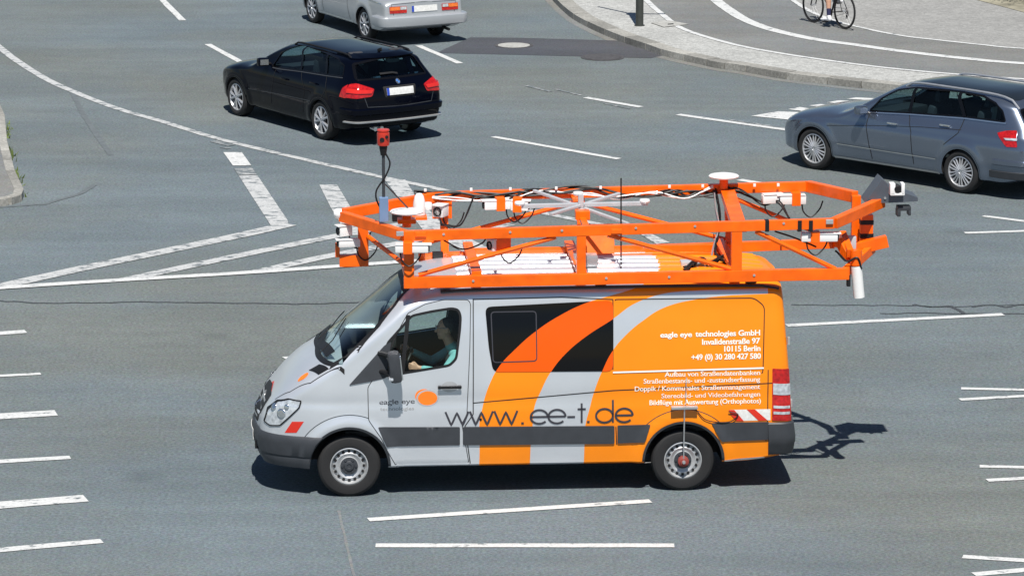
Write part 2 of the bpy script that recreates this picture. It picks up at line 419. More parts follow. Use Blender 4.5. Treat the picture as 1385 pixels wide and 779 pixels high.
crack([(0, 280), (60, 276), (108, 262), (128, 250)], .09, .3, M['skid'])
crack([(458, 690), (480, 782)], .03, .2, M['path'])

# ------------------------------------------------------------------ pavement beyond the kerb
KZ = .12
kerb_px = [(560, -160), (640, -95), (700, -45), (735, -14), (746, 0), (765, 19), (782, 31), (808, 44), (839, 57), (873, 68), (899, 77), (938, 86), (971, 93), (1000, 97), (1063, 108), (1129, 116), (1184, 122), (1260, 129), (1385, 137), (1600, 148)]
KP = catmull([gnd(u, v, 0) for u, v in kerb_px], 6)
def offset_line(P, dist):
    out = []
    for i, p in enumerate(P):
        t = (P[min(i+1, len(P)-1)]-P[max(i-1, 0)]); t.z = 0; t.normalize(); s = Vector((-t.y, t.x, 0))
        out.append(p+s*dist)
    return out
inner = offset_line(KP, .30)
# a kerb made of separate stones
bm = bmesh.new(); acc = 0; start = 0
def kerb_seg(bm, A, B, z0, z1):
    va = [bm.verts.new((p.x, p.y, z)) for p in A for z in (z0, z1)]
    vb = [bm.verts.new((p.x, p.y, z)) for p in B for z in (z0, z1)]
    n = len(A)
    for i in range(n-1):
        bm.faces.new((va[2*i], va[2*i+2], va[2*i+3], va[2*i+1]))
        bm.faces.new((va[2*i+1], va[2*i+3], vb[2*i+3], vb[2*i+1]))
        bm.faces.new((vb[2*i+1], vb[2*i+3], vb[2*i+2], vb[2*i]))
    bm.faces.new((va[0], va[1], vb[1], vb[0])); bm.faces.new((va[-2], vb[-2], vb[-1], va[-1]))
s = 0; cnt = 0
fine = []
for a, b in zip(KP, KP[1:]):
    k = max(1, int((b-a).length/.25)); fine += [a.lerp(b, i/k) for i in range(k)]
fi = offset_line(fine, .30)
i = 0
while i < len(fine)-6:
    j = i+5
    A = fine[i:j+1]; B = fi[i:j+1]
    A2 = list(A); B2 = list(B)
    e = .012
    d0 = (A[1]-A[0]).normalized()*e; A2[0] = A[0]+d0; B2[0] = B[0]+d0; A2[-1] = A[-1]-d0; B2[-1] = B[-1]-d0
    kerb_seg(bm, A2, B2, 0, KZ+random.uniform(-.004, .006)); i = j
bmesh.ops.recalc_face_normals(bm, faces=bm.faces)
struct('kerb', bm, M['kerbstone'], 'pale granite kerb stones round the corner')
line_px('gutter', [(u-1, v+1.6) for u, v in kerb_px], .20, M['path'], .003, 'dusty gutter along the kerb')
far = [Vector((70, KP[-1].y+4, 0)), Vector((70, 180, 0)), Vector((-10, 180, 0)), Vector((KP[0].x-3, KP[0].y+6, 0))]
struct('pavement', ngon_sheet(offset_line(KP, .298)+far, KZ-.004), M['mosaic'], 'pale mosaic pavement')
low = [(760, -110), (820, -45), (855, -14), (873, 0), (890, 15), (906, 28), (917, 36), (945, 47), (1000, 62), (1060, 73), (1135, 84), (1200, 92), (1274, 99), (1385, 107), (1600, 119)]
mid = [(870, -140), (920, -60), (950, -20), (968, 0), (985, 13), (1008, 27), (1043, 40), (1100, 53), (1158, 61), (1216, 69), (1303, 79), (1385, 86), (1600, 98)]
upp = [(930, -160), (1010, -60), (1050, -18), (1072, 0), (1095, 15), (1125, 27), (1158, 36), (1216, 48), (1274, 55), (1330, 61), (1385, 66), (1600, 79)]
Lw = catmull([gnd(u, v, KZ) for u, v in low], 6); Up = catmull([gnd(u, v, KZ) for u, v in upp], 6)
struct('cycle_path', ngon_sheet(Lw+Up[::-1], KZ), M['path'], 'grey cycle path')
struct('square', ngon_sheet(Up+[Vector((70, 180, 0)), Vector((0, 180, 0))], KZ+.003), M['cobble'], 'cobbled square')
line_px('path_edge', low, .12, M['paint'], KZ+.005, 'white edge of the cycle path')
line_px('path_edge', upp, .10, M['paint'], KZ+.008, 'far white edge of the cycle path')
line_px('path_line', mid, .24, M['paint'], KZ+.008, 'white centre line of the cycle path')
# slab let into the pavement beside the post
sheet_px('paving_slab', [(880, 31), (905, 28), (932, 33), (898, 37)], M['concrete'], KZ+.009, 'rust-edged square slab')
sheet_px('paving_slab', [(903, 32.5), (911, 32), (911, 33.3), (903, 33.6)], M['dark'], KZ+.012, 'slot in the slab')
# bare soil under the hedge
M['soil'] = mat('dry soil', (.235, .22, .165), .9, var=.35, scale=3)
sheet_px('soil', [(1312, -2), (1340, 5), (1385, 17), (1500, 30), (1500, -60), (1330, -40), (1290, -8)], M['soil'], KZ+.011, 'dry soil and pale grass under the bush')

# traffic island at the far left
isl = [gnd(u, v, 0) for u, v in [(1, 165), (4, 200), (14, 240), (26, 266), (23, 273), (10, 277), (-60, 285), (-260, 270), (-190, 150), (-10, 140)]]
bm = bmesh.new()
top = ngon_sheet(isl, .11)
struct('traffic_island', top, M['path'], 'traffic island with pale kerb')
bm = bmesh.new(); isl2 = isl+[isl[0]]
for a, b in zip(isl2, isl2[1:]):
    L = (b-a).length; k = max(1, round(L/1.0)); dd = (b-a)/k
    for i in range(k):
        bm_beam(bm, a+dd*(i+.015)+Vector((0, 0, .05)), a+dd*(i+.985)+Vector((0, 0, .05)), .14, .13+random.uniform(0, .008), bev=.012)
struct('kerb', bm, M['kerbstone'], 'kerb stones of the traffic island')
M['grass'] = mat('weeds', (.10, .14, .03), .8, var=.4, scale=30)
bm = bmesh.new()
rg = random.Random(3)
edge = [gnd(u, v, 0) for u, v in [(3, 168), (7, 200), (17, 240), (28, 266)]]
for a, b in zip(edge, edge[1:]):
    for i in range(170):
        p = a.lerp(b, rg.random())+Vector((rg.gauss(.02, .05), rg.gauss(0, .06), 0))
        if math.sin(p.y*3)+rg.random() < .2: continue
        h = rg.uniform(.03, .13); an = rg.random()*PI
        s = Vector((math.cos(an), math.sin(an), 0))*rg.uniform(.006, .02); lean = Vector((rg.gauss(0, .03), rg.gauss(0, .03), h))
        bm.faces.new([bm.verts.new(p-s), bm.verts.new(p+s), bm.verts.new(p+lean)])
tag(link('weeds', bm, M['grass']), 'green weeds along the left island kerb', 'weeds', kind='stuff')

# ------------------------------------------------------------------ bodies: lofted shells
def interp(pts):
    xs = [p[0] for p in pts]; ys = [p[1] for p in pts]; n = len(pts)
    dl = [(ys[i+1]-ys[i])/(xs[i+1]-xs[i]) for i in range(n-1)]
    m = [dl[0]]+[0 if dl[i-1]*dl[i] <= 0 else 2*dl[i-1]*dl[i]/(dl[i-1]+dl[i]) for i in range(1, n-1)]+[dl[-1]]
    def f(x):
        if x <= xs[0]: return ys[0]
        if x >= xs[-1]: return ys[-1]
        k = 0
        while xs[k+1] < x: k += 1
        h = xs[k+1]-xs[k]; t = (x-xs[k])/h
        return (ys[k]*(2*t**3-3*t*t+1)+h*m[k]*(t**3-2*t*t+t)+ys[k+1]*(-2*t**3+3*t*t)+h*m[k+1]*(t**3-t*t))
    return f
class Shell:
    """a vehicle body as a function: x forward, y left, z up, origin on the ground under the rear axle"""
    def __init__(s, x0, x1, zt, zs, zb, W, n=2.6, front=(.75, .5, 2.), rear=(.12, .88, 2.), Sf=None, Sr=None, arches=(), flare=.02, bulge=(.03, .02), bow=None):
        s.x0, s.x1, s.zt, s.zs, s.zb, s.W, s.n = x0, x1, interp(zt), interp(zs), interp(zb), interp(W), n
        s.front, s.rear = front, rear; s.Sf = interp(Sf) if Sf else (lambda z: 0); s.Sr = interp(Sr) if Sr else (lambda z: 0)
        s.arches, s.flare, s.bulge, s.bow = arches, flare, bulge, bow
    def E(s, x):
        e = 1
        R_, f0, m = s.front; d = s.x1-x
        if d < R_: e *= f0+(1-f0)*max(0, 1-(1-d/R_)**m)**(1/m)
        R_, f0, m = s.rear; d = x-s.x0
        if d < R_: e *= f0+(1-f0)*max(0, 1-(1-d/R_)**m)**(1/m)
        return e
    def side(s, x, z):
        y = s.W(z)*s.E(x)
        if s.bow: y *= s.bow(x)
        for ax, az, ar in s.arches:
            r = math.hypot(x-ax, z-az); q = 1-abs(r-(ar+.05))/.11
            if q > 0 and z > az-.15: y += s.flare*(q*q*(3-2*q))
        return y
    def warp(s, x, z):
        L = .9
        bf = max(0, 1-(s.x1-x)/L); br = max(0, 1-(x-s.x0)/L)
        return x+s.Sf(z)*bf*bf*(3-2*bf)+s.Sr(z)*br*br*(3-2*br)
    def half(s, x, inset=0, zb=None, n1=26, n2=16, n0=4):
        zt = s.zt(x)-inset; zs = min(s.zs(x), zt-.02); b = (s.zb(x) if zb is None else zb)
        pts = []
        y0 = s.side(x, b)-inset
        for k in range(n0): pts.append((max(0, (y0-.05))*k/n0, b))
        pts.append((y0-.035, b+.004))
        for k in range(n1):
            z = b+.03+(zs-b-.03)*k/(n1-1); pts.append((s.side(x, z)-inset, z))
        yy = s.side(x, zs)-inset
        for k in range(1, n2+1):
            a = PI/2*k/n2
            pts.append((yy*max(0, math.cos(a))**(2/s.n), zs+(zt-zs)*math.sin(a)**(2/s.n)))
        return pts
    def mesh(s, inset=0, zb=None, xr=None, step=.04, ends=None):
        a, b = xr or (s.x0, s.x1); N = int((b-a)/step)
        xs = [a+(b-a)*i/N for i in range(N+1)]
        if not xr:
            for d_ in (.004, .012, .024): xs += [a+d_, b-d_]
            xs = sorted(set(xs))
        bm = bmesh.new(); rings = []
        for x in xs:
            h = s.half(x, inset, zb)
            full = [(-y, z) for y, z in h[:0:-1]]+h if False else h+[(-y, z) for y, z in h[-2:0:-1]]
            rings.append([bm.verts.new((s.warp(x, z), y, z)) for y, z in full])
        n = len(rings[0])
        for A, B in zip(rings, rings[1:]):
            for k in range(n): bm.faces.new((A[k], B[k], B[(k+1) % n], A[(k+1) % n]))
        hn = len(s.half(xs[0], inset, zb))
        for ring, sg, bl in ((rings[0], -1, s.bulge[1]), (rings[-1], 1, s.bulge[0])):
            if xr: bl = 0
            cols = 8; grid = []
            for k in range(4, hn):
                l = ring[k]; r_ = ring[(n-k) % n] if k else ring[0]
                if k == hn-1: grid.append([l]*(cols+1)); continue
                row = [l]
                for c in range(1, cols):
                    t = 1-2*c/cols
                    row.append(bm.verts.new((l.co.x+sg*bl*(1-t*t), l.co.y*t, l.co.z)))
                row.append(r_); grid.append(row)
            bm.faces.new(grid[0]+[ring[(n-k) % n] for k in (3, 2, 1)]+[ring[k] for k in (0, 1, 2, 3)])
            for A, B in zip(grid, grid[1:]):
                for c in range(cols):
                    q = []
                    for v in (A[c], A[c+1], B[c+1], B[c]):
                        if v not in q: q.append(v)
                    if len(q) > 2: bm.faces.new(q)
        bmesh.ops.remove_doubles(bm, verts=bm.verts, dist=1e-5)
        bmesh.ops.recalc_face_normals(bm, faces=bm.faces)
        return bm
    def plan(s, z, xs, off=0, rear=False, n=24):
        """the outline of the body at height z, from the left side at xs round the end to the right side"""
        end = s.x0 if rear else s.x1; P = []
        for i in range(n+1):
            t = i/n; t = 1-(1-t)**2.2; x = xs+(end-xs)*t; P.append((s.warp(x, z), s.side(x, z)))
        ye = P[-1][1]; xe = P[-1][0]; sg = -1 if rear else 1; bl = s.bulge[1 if rear else 0]
        for k in range(1, 8):
            t = 1-2*k/8; P.append((xe+sg*bl*(1-t*t), ye*t))
        P += [(x, -y) for x, y in P[n::-1]]
        if off:
            Q = []
            for i, p in enumerate(P):
                a = P[max(0, i-1)]; b = P[min(len(P)-1, i+1)]; dx, dy = b[0]-a[0], b[1]-a[1]; L = math.hypot(dx, dy) or 1
                nx, ny = (-dy/L, dx/L) if not rear else (dy/L, -dx/L)
                Q.append((p[0]+nx*off, p[1]+ny*off))
            P = Q
        return P
    def band(s, zoff, xs, rear=False, depth=.03):
        """bumper band; zoff = [(z, outward offset)...] bottom to top; xs may be a function of z"""
        bm = bmesh.new(); rows = []
        zz = [(zoff[0][0], -depth)]+list(zoff)+[(zoff[-1][0], -depth)]
        for z, o in zz:
            x_ = xs(z) if callable(xs) else xs
            P = s.plan(z, x_, o, rear); P = [(P[0][0], P[0][1]-depth-abs(o))]+P+[(P[-1][0], P[-1][1]+depth+abs(o))]
            rows.append([bm.verts.new((x, y, z)) for x, y in P])
        for A, B in zip(rows, rows[1:]):
            for k in range(len(A)-1): bm.faces.new((A[k], A[k+1], B[k+1], B[k]))
        bmesh.ops.recalc_face_normals(bm, faces=bm.faces)
        return bm

def boolean(target, cutters, op='DIFFERENCE'):
    for c in cutters:
        c.parent = target.parent
    for c in cutters:
        m = target.modifiers.new('b', 'BOOLEAN'); m.operation = op; m.solver = 'EXACT'; m.object = c
        bpy.context.view_layer.update()
        dg = bpy.context.evaluated_depsgraph_get()
        me = bpy.data.meshes.new_from_object(target.evaluated_get(dg)); old = target.data
        target.modifiers.clear(); target.data = me; bpy.data.meshes.remove(old)
    for c in cutters:
        me = c.data; bpy.data.objects.remove(c); bpy.data.meshes.remove(me)
def temp(bm, m):
    me = bpy.data.meshes.new('cutter'); bm.to_mesh(me); bm.free()
    for q in (m if isinstance(m, list) else [m]): me.materials.append(q)
    o = bpy.data.objects.new('cutter', me); C.objects.link(o); return o
AX = {'y': (lambda p: (p[0], p[2]), lambda a, b: Vector((a, 6, b)), Vector((0, -1, 0))),
      '-y': (lambda p: (p[0], p[2]), lambda a, b: Vector((a, -6, b)), Vector((0, 1, 0))),
      'z': (lambda p: (p[0], p[1]), lambda a, b: Vector((a, b, 8)), Vector((0, 0, -1))),
      'x': (lambda p: (p[1], p[2]), lambda a, b: Vector((9, a, b)), Vector((-1, 0, 0))),
      '-x': (lambda p: (p[1], p[2]), lambda a, b: Vector((-9, a, b)), Vector((1, 0, 0)))}
def prism(outline, axis, d0, d1):
    bm = bmesh.new(); vv, F = cdt(outline, g=1e9)
    f3 = {'y': lambda a, b, d: (a, d, b), 'z': lambda a, b, d: (a, b, d), 'x': lambda a, b, d: (d, a, b)}[axis]
    A = [bm.verts.new(f3(a, b, d0)) for a, b in outline]; B = [bm.verts.new(f3(a, b, d1)) for a, b in outline]
    n = len(A)
    for i in range(n): bm.faces.new((A[i], A[(i+1) % n], B[(i+1) % n], B[i]))
    bm.faces.new(A); bm.faces.new(B[::-1])
    bmesh.ops.recalc_face_normals(bm, faces=bm.faces); return bm

class Vehicle:
    def __init__(s, root, shell):
        s.root, s.shell = root, shell
        bm = shell.mesh(); s.bvh = BVHTree.FromBMesh(bm); s.base = bm
        s.M = Matrix.Translation(root.location) @ root.rotation_euler.to_matrix().to_4x4(); s.Mi = s.M.inverted()
    def hit(s, u, v):
        """point of the body surface that shows at a place in the picture"""
        o, d_ = ray(u, v); o = s.Mi @ o; d_ = (s.Mi.to_3x3() @ d_).normalized()
        h = s.bvh.ray_cast(o, d_)
        if h[0] is None: h = s.bvh.find_nearest(o+d_*((s.M.translation-Vector((0, 0, CAM_H))).length))
        return h[0]
    def px(s, pts, axis='y'):
        f = AX[axis][0]; return [tuple(f(s.hit(u, v))) for u, v in pts]
    def plane(s, u, v, Y):
        o, d_ = ray(u, v); o = s.Mi @ o; d_ = s.Mi.to_3x3() @ d_; t = (Y-o.y)/d_.y; return o+d_*t
    def on(s, a, b, axis, off=0.):
        _, o, d_ = AX[axis]; h = s.bvh.ray_cast(o(a, b), d_)
        if h[0] is None:
            h = s.bvh.find_nearest(o(a, b)+d_*5.1)
        return h[0]+h[1]*off, h[1]
    def drape_bm(s, outline, axis='y', off=.004, thick=.006, holes=(), g=.05, pillow=0, bm=None):
        v, F = cdt(outline, holes, g); own = bm is None
        if own: bm = bmesh.new()
        bot = []; top = []
        for p in v:
            q, n = s.on(p[0], p[1], axis, 0); top.append(bm.verts.new(q+n*off)); bot.append((q, n))
        faces = []
        _, _, dr = AX[axis]
        for t in F:
            try: f = bm.faces.new([top[i] for i in t])
            except ValueError: continue
            f.normal_update()
            if f.normal.dot(dr) > 0: f.normal_flip()
            faces.append(f)
        if thick:
            idx = {vv: i for i, vv in enumerate(top)}; low = {}
            be = [e for f in faces for e in f.edges if len(e.link_faces) == 1]
            for e in set(be):
                f = e.link_faces[0]; L = [l for l in f.loops if l.edge == e][0]; a, b = L.vert, L.link_loop_next.vert
                for q in (a, b):
                    if q not in low:
                        P, n = bot[idx[q]]; low[q] = bm.verts.new(q.co-n*thick)
                bm.faces.new((b, a, low[a], low[b]))
        return bm
    def drape(s, name, outline, m, axis='y', parent=None, smooth=35, **k):
        return link(name, s.drape_bm(outline, axis, **k), m, parent or s.root, smooth)
    def ribbon_bm(s, pts, width, axis='y', off=.002, g=.04, closed=False, bm=None, thick=0):
        P = densify(pts, g, closed); bm = bm or bmesh.new(); L = []; n = len(P)
        if closed: P = P+[P[0]]; n += 1
        for i, p in enumerate(P):
            if closed: a = P[(i-1) % (n-1)]; b = P[(i+1) % (n-1)]
            else: a = P[max(0, i-1)]; b = P[min(n-1, i+1)]
            dx, dy = b[0]-a[0], b[1]-a[1]; l = math.hypot(dx, dy) or 1; nx, ny = -dy/l*width/2, dx/l*width/2
            L.append([bm.verts.new(s.on(p[0]+q*nx, p[1]+q*ny, axis, off)[0]) for q in (1, -1)])
        dr = AX[axis][2]
        for a, b in zip(L, L[1:]):
            f = bm.faces.new((a[0], b[0], b[1], a[1])); f.normal_update()
            if f.normal.dot(dr) > 0: f.normal_flip()
        return bm

def make_wheel(parent, name, x, y, r, w_, rimr, kind, side):
    """side = +1 outer face towards +y"""
    hub = bmesh.new(); bm_lathe(hub, [(.0, -.06), (rimr*.92, -.06), (rimr*.92, 0), (0, 0)], 'y', 24)
    wh = link('wheel', hub, M['dark'], parent, 30); wh.location = (x, y, r)
    if side < 0: wh.rotation_euler = (0, 0, PI)
    hw = w_/2
    # tyre, its outer wall at +w/2; slightly flattened by bevels
    prof = [(rimr, hw*.80), (rimr+.012, hw*.93), (rimr+(r-rimr)*.45, hw*1.0), (r-.035, hw*.95), (r-.012, hw*.82), (r, hw*.60), (r, -hw*.60), (r-.012, -hw*.82), (r-.04, -hw), (rimr, -hw*.9), (rimr, hw*.80)]
    link('tyre', lathe(prof, 'y', 56), M['tyre'], wh, 25)
    bm = bmesh.new()
    if kind == 'steel':
        o = hw
        bm_lathe(bm, [(rimr+.004, o*.55), (rimr+.004, o*.86), (rimr-.008, o*.90), (rimr-.016, o*.78), (rimr-.03, o*.55), (rimr-.035, o*.50), (rimr*.80, o*.62), (rimr*.68, o*.74), (rimr*.58, o*.66), (rimr*.5, o*.60), (rimr*.46, o*.72), (rimr*.42, o*.74), (0, o*.74)], 'y', 48)
        rim = link('rim', bm, M['steel'], wh, 30)
        hb = bmesh.new()
        for k in range(16):
            a = 2*PI*k/16; c = Vector((math.cos(a)*rimr*.775, o*.655, math.sin(a)*rimr*.775))
            bm_lathe(hb, [(.0, .006), (.0165, .006), (.0165, -.01), (0, -.01)], 'y', 10, c)
        link('vent_hole', hb, M['dark'], rim)
        cb = bmesh.new(); bm_lathe(cb, [(rimr*.47, o*.72), (rimr*.46, o*.78), (rimr*.28, o*.80), (rimr*.24, o*.90), (rimr*.13, o*.92), (rimr*.11, o*.86), (0, o*.86)], 'y', 32)
        for k in range(6):
            a = 2*PI*k/6; bm_lathe(cb, [(.016, o*.74), (.014, o*.88), (0, o*.88)], 'y', 8, (math.cos(a)*rimr*.37, 0, math.sin(a)*rimr*.37))
        link('hub_cap', cb, M['cladding'], rim, 30)
    else:
        o = hw
        bm_lathe(bm, [(rimr+.004, -o*.5), (rimr+.004, o*.86), (rimr-.008, o*.9), (rimr-.018, o*.75), (rimr-.03, -o*.5)], 'y', 48)
        ns = {'five': 5, 'ten': 10, 'vintage': 9}[kind]
        for k in range(ns):
            a0 = 2*PI*k/ns
            for da in ((-.13, .13) if kind == 'five' else ((-.10, .10) if kind == 'ten' else (0,))):
                a = a0+da; b = a0+da*(1.9 if kind != 'vintage' else 1)
                p0 = Vector((math.cos(a0+da*.3)*rimr*.15, o*.74, math.sin(a0+da*.3)*rimr*.15)); p1 = Vector((math.cos(b)*(rimr-.012), o*.70, math.sin(b)*(rimr-.012)))
                pm = (p0+p1)/2+Vector((0, o*.06, 0))
                bm_tube(bm, [p0, pm, p1], .02, 6, radii=[.024, .019 if kind != 'ten' else .012, .022 if kind != 'ten' else .014])
        bm_lathe(bm, [(rimr*.25, o*.4), (rimr*.25, o*.78), (rimr*.15, o*.86), (0, o*.86)], 'y', 24)
        rim = link('rim', bm, M['alloy'], wh, 30)
        link('brake_disc', lathe([(0, .0), (rimr*.7, .0), (rimr*.7, .02), (0, .02)], 'y', 32), M['iron'], wh, 30)
    return wh

def curved_paint(name, base, rough=.3, metal=.3, coat=.8, var=.03):
    return mat(name, base, rough, metal, coat, var, 1.5)

def seat(parent, x, y, z, m, h=.62, head=True, w_=.48):
    bm = bmesh.new()
    bm_box(bm, (x, y, z), (.50, w_, .14), bev=.04)
    bm_box(bm, (x-.27, y, z+h*.5), (.14, w_*.95, h), Matrix.Rotation(R(-14), 3, 'Y'), bev=.05)
    s_ = link('seat', bm, m, parent, 40)
    if head: link('headrest', box((x-.37, y, z+h+.12), (.10, .26, .17), Matrix.Rotation(R(-10), 3, 'Y'), .035), m, s_, 40)
    return s_

# ================================================================== THE SURVEY VAN
van = thing('survey_van', 'silver and orange survey van with an orange steel frame on its roof', 'van', (1.8098, 45.491, 0), 3.2131)
ARCH = ((0, .345, .43), (3.665, .345, .43))
vs = Shell(-1.20, 4.64,
    zt=[(-1.22, 2.27), (-1.19, 2.31), (-1.10, 2.345), (-.8, 2.37), (0, 2.39), (2, 2.40), (2.6, 2.375), (2.85, 2.33), (3.02, 2.25), (3.2, 2.11), (3.9, 1.545), (4.0, 1.475), (4.2, 1.36), (4.38, 1.22), (4.51, 1.08), (4.60, .95), (4.64, .84)],
    zs=[(-1.22, 2.14), (2.6, 2.10), (3.0, 1.98), (3.3, 1.74), (3.7, 1.44), (3.95, 1.28), (4.2, 1.13), (4.5, .92), (4.70, .72)],
    zb=[(-1.22, .42), (-.95, .36), (-.6, .32), (4.1, .32), (4.70, .36)],
    W=[(.2, .93), (.34, .965), (.6, .985), (.85, .992), (1.0, .985), (1.05, .972), (1.12, .975), (1.35, .958), (1.8, .905), (2.12, .855), (2.4, .84)],
    n=2.7, front=(.85, .47, 2.1), rear=(.14, .9, 2.), Sf=[(.3, -.05), (.55, 0), (.7, -.01), (1.1, -.06)], Sr=[(.4, -.01), (.8, 0), (2.3, .11)],
    arches=ARCH, flare=.028, bulge=(.05, .02))
V = Vehicle(van, vs)

def van_paint():
    m, t, b = new_mat('van paint silver with orange swooshes')
    tc = t.nodes.new('ShaderNodeTexCoord'); sp = t.nodes.new('ShaderNodeSeparateXYZ'); t.links.new(tc.outputs['Object'], sp.inputs[0])
    X, Y, Z = sp.outputs
    def math_(op, a, bb=None, clamp=False):
        r = t.nodes.new('ShaderNodeMath'); r.operation = op; r.use_clamp = clamp
        for i, q in enumerate((a, bb)):
            if q is None: continue
            if isinstance(q, (int, float)): r.inputs[i].default_value = q
            else: t.links.new(q, r.inputs[i])
        return r.outputs[0]
    zn = math_('DIVIDE', Z, 2.5)
    def curve(pts):
        c = t.nodes.new('ShaderNodeFloatCurve'); cu = c.mapping.curves[0]
        P = [(z/2.5, (x+2)/6) for z, x in pts]
        cu.points[0].location = P[0]; cu.points[1].location = P[-1]
        for p in P[1:-1]: cu.points.new(*p)
        for p in cu.points: p.handle_type = 'AUTO_CLAMPED'
        c.mapping.use_clip = False; c.mapping.update(); t.links.new(zn, c.inputs['Value'])
        return math_('SUBTRACT', math_('MULTIPLY', c.outputs[0], 6), 2)
    x1 = curve([(0, 2.26), (.55, 2.24), (.78, 2.243), (.978, 2.21), (1.246, 2.128), (1.449, 2.013), (1.609, 1.859), (1.809, 1.624), (1.976, 1.357), (2.109, 1.065), (2.17, .85), (2.28, .45), (2.5, 0)])
    x2 = curve([(0, 1.69), (.55, 1.68), (.77, 1.66), (.968, 1.643), (1.171, 1.562), (1.358, 1.464), (1.567, 1.293), (1.751, 1.066), (1.926, .782), (2.117, .48), (2.205, .15), (2.235, -.9), (2.25, -2), (2.5, -2)])
    x3 = curve([(0, 1.10), (.55, 1.09), (.76, 1.083), (.958, 1.035), (1.162, .978), (1.365, .897), (1.583, .783), (1.744, .645), (1.904, .45), (2.055, .183), (2.13, -.15), (2.165, -.483), (2.178, -.92), (2.182, -2), (2.5, -2)])
    lt = lambda a, b_: math_('LESS_THAN', a, b_)
    gray = math_('MULTIPLY', lt(X, x2), math_('GREATER_THAN', X, x3))
    gray = math_('MULTIPLY', gray, math_('GREATER_THAN', X, -.93))
    fac = math_('MULTIPLY', lt(X, x1), math_('SUBTRACT', 1, gray))
    n = t.nodes.new('ShaderNodeTexNoise'); n.inputs['Scale'].default_value = 1.7; n.inputs['Detail'].default_value = 6; t.links.new(tc.outputs['Object'], n.inputs['Vector'])
    mr = t.nodes.new('ShaderNodeMapRange'); mr.inputs['From Min'].default_value = .3; mr.inputs['From Max'].default_value = .7; mr.inputs['To Min'].default_value = .95; mr.inputs['To Max'].default_value = 1.04
    t.links.new(n.outputs['Fac'], mr.inputs['Value'])
    mx = t.nodes.new('ShaderNodeMix'); mx.data_type = 'RGBA'
    mx.inputs[6].default_value = (.70, .73, .77, 1); mx.inputs[7].default_value = (.86, .235, .0, 1)
    t.links.new(fac, mx.inputs[0])
    sc = t.nodes.new('ShaderNodeVectorMath'); sc.operation = 'SCALE'; t.links.new(mx.outputs[2], sc.inputs[0]); t.links.new(mr.outputs[0], sc.inputs['Scale'])
    t.links.new(sc.outputs[0], b.inputs['Base Color'])
    b.inputs['Metallic'].default_value = .0; b.inputs['Roughness'].default_value = .30
    b.inputs['Coat Weight'].default_value = .25; b.inputs['Coat Roughness'].default_value = .06
    me_ = math_('MULTIPLY', math_('SUBTRACT', 1, fac), .55); t.links.new(me_, b.inputs['Metallic'])
    # the windows carry the same film in a deeper orange
    m2 = m.copy(); m2.name = 'dark side glass with orange film'; t2 = m2.node_tree
    mix2 = [q for q in t2.nodes if q.bl_idname == 'ShaderNodeMix'][0]
    mix2.inputs[6].default_value = (.003, .003, .004, 1); mix2.inputs[7].default_value = (.80, .095, .003, 1)
    b2 = t2.nodes['Principled BSDF']
    for l in list(b2.inputs['Metallic'].links): t2.links.remove(l)
    b2.inputs['Metallic'].default_value = 0; b2.inputs['Roughness'].default_value = .06; b2.inputs['Coat Weight'].default_value = 0; b2.inputs['Specular IOR Level'].default_value = .3
    return m, m2
M['van'], M['van_glass'] = van_paint()

win_px = [(557, 427), (585, 421), (611, 417), (620, 419), (623, 428), (622, 445), (617, 485), (608, 494), (548, 504), (517, 509), (524, 464)]
cabwin = rounded(V.px(win_px), .035, 3)
ws_near = V.px([(463, 494), (485, 468), (510, 442), (533, 414)], 'x')
ws = [(y, z) for y, z in ws_near]+[(.58, 2.215), (.3, 2.235), (0, 2.24), (-.3, 2.235), (-.58, 2.215)]+[(-y, z) for y, z in ws_near[::-1]]+[(-.4, ws_near[0][1]-.0), (0, ws_near[0][1]+.01), (.4, ws_near[0][1]-.0)]
ws = [(y, z) for y, z in ws]
#print('ws', [(round(a, 2), round(b, 2)) for a, b in ws])
body = link('body', V.base, [M['van'], M['dark'], M['interior']], van)
cut = []
cav = vs.mesh(inset=.05, zb=.62, xr=(-.9, 3.72), step=.08); cut.append(temp(cav, [M['interior']]))
cut.append(temp(prism(cabwin, 'y', -1.5, 1.5), M['black']))
cut.append(temp(prism(ws, 'x', 2.75, 4.5), M['black']))
for ax, az, ar in ARCH:
    for sg in (1, -1):
        cut.append(temp(lathe([(ar, .52), (ar, 1.3)], 'y', 56, (ax, 0, az)) if sg > 0 else lathe([(ar, -1.3), (ar, -.52)], 'y', 56, (ax, 0, az)), M['dark']))
boolean(body, cut)
body.data.polygons.foreach_set('use_smooth', [True]*len(body.data.polygons)); body.data.set_sharp_from_angle(angle=R(32))
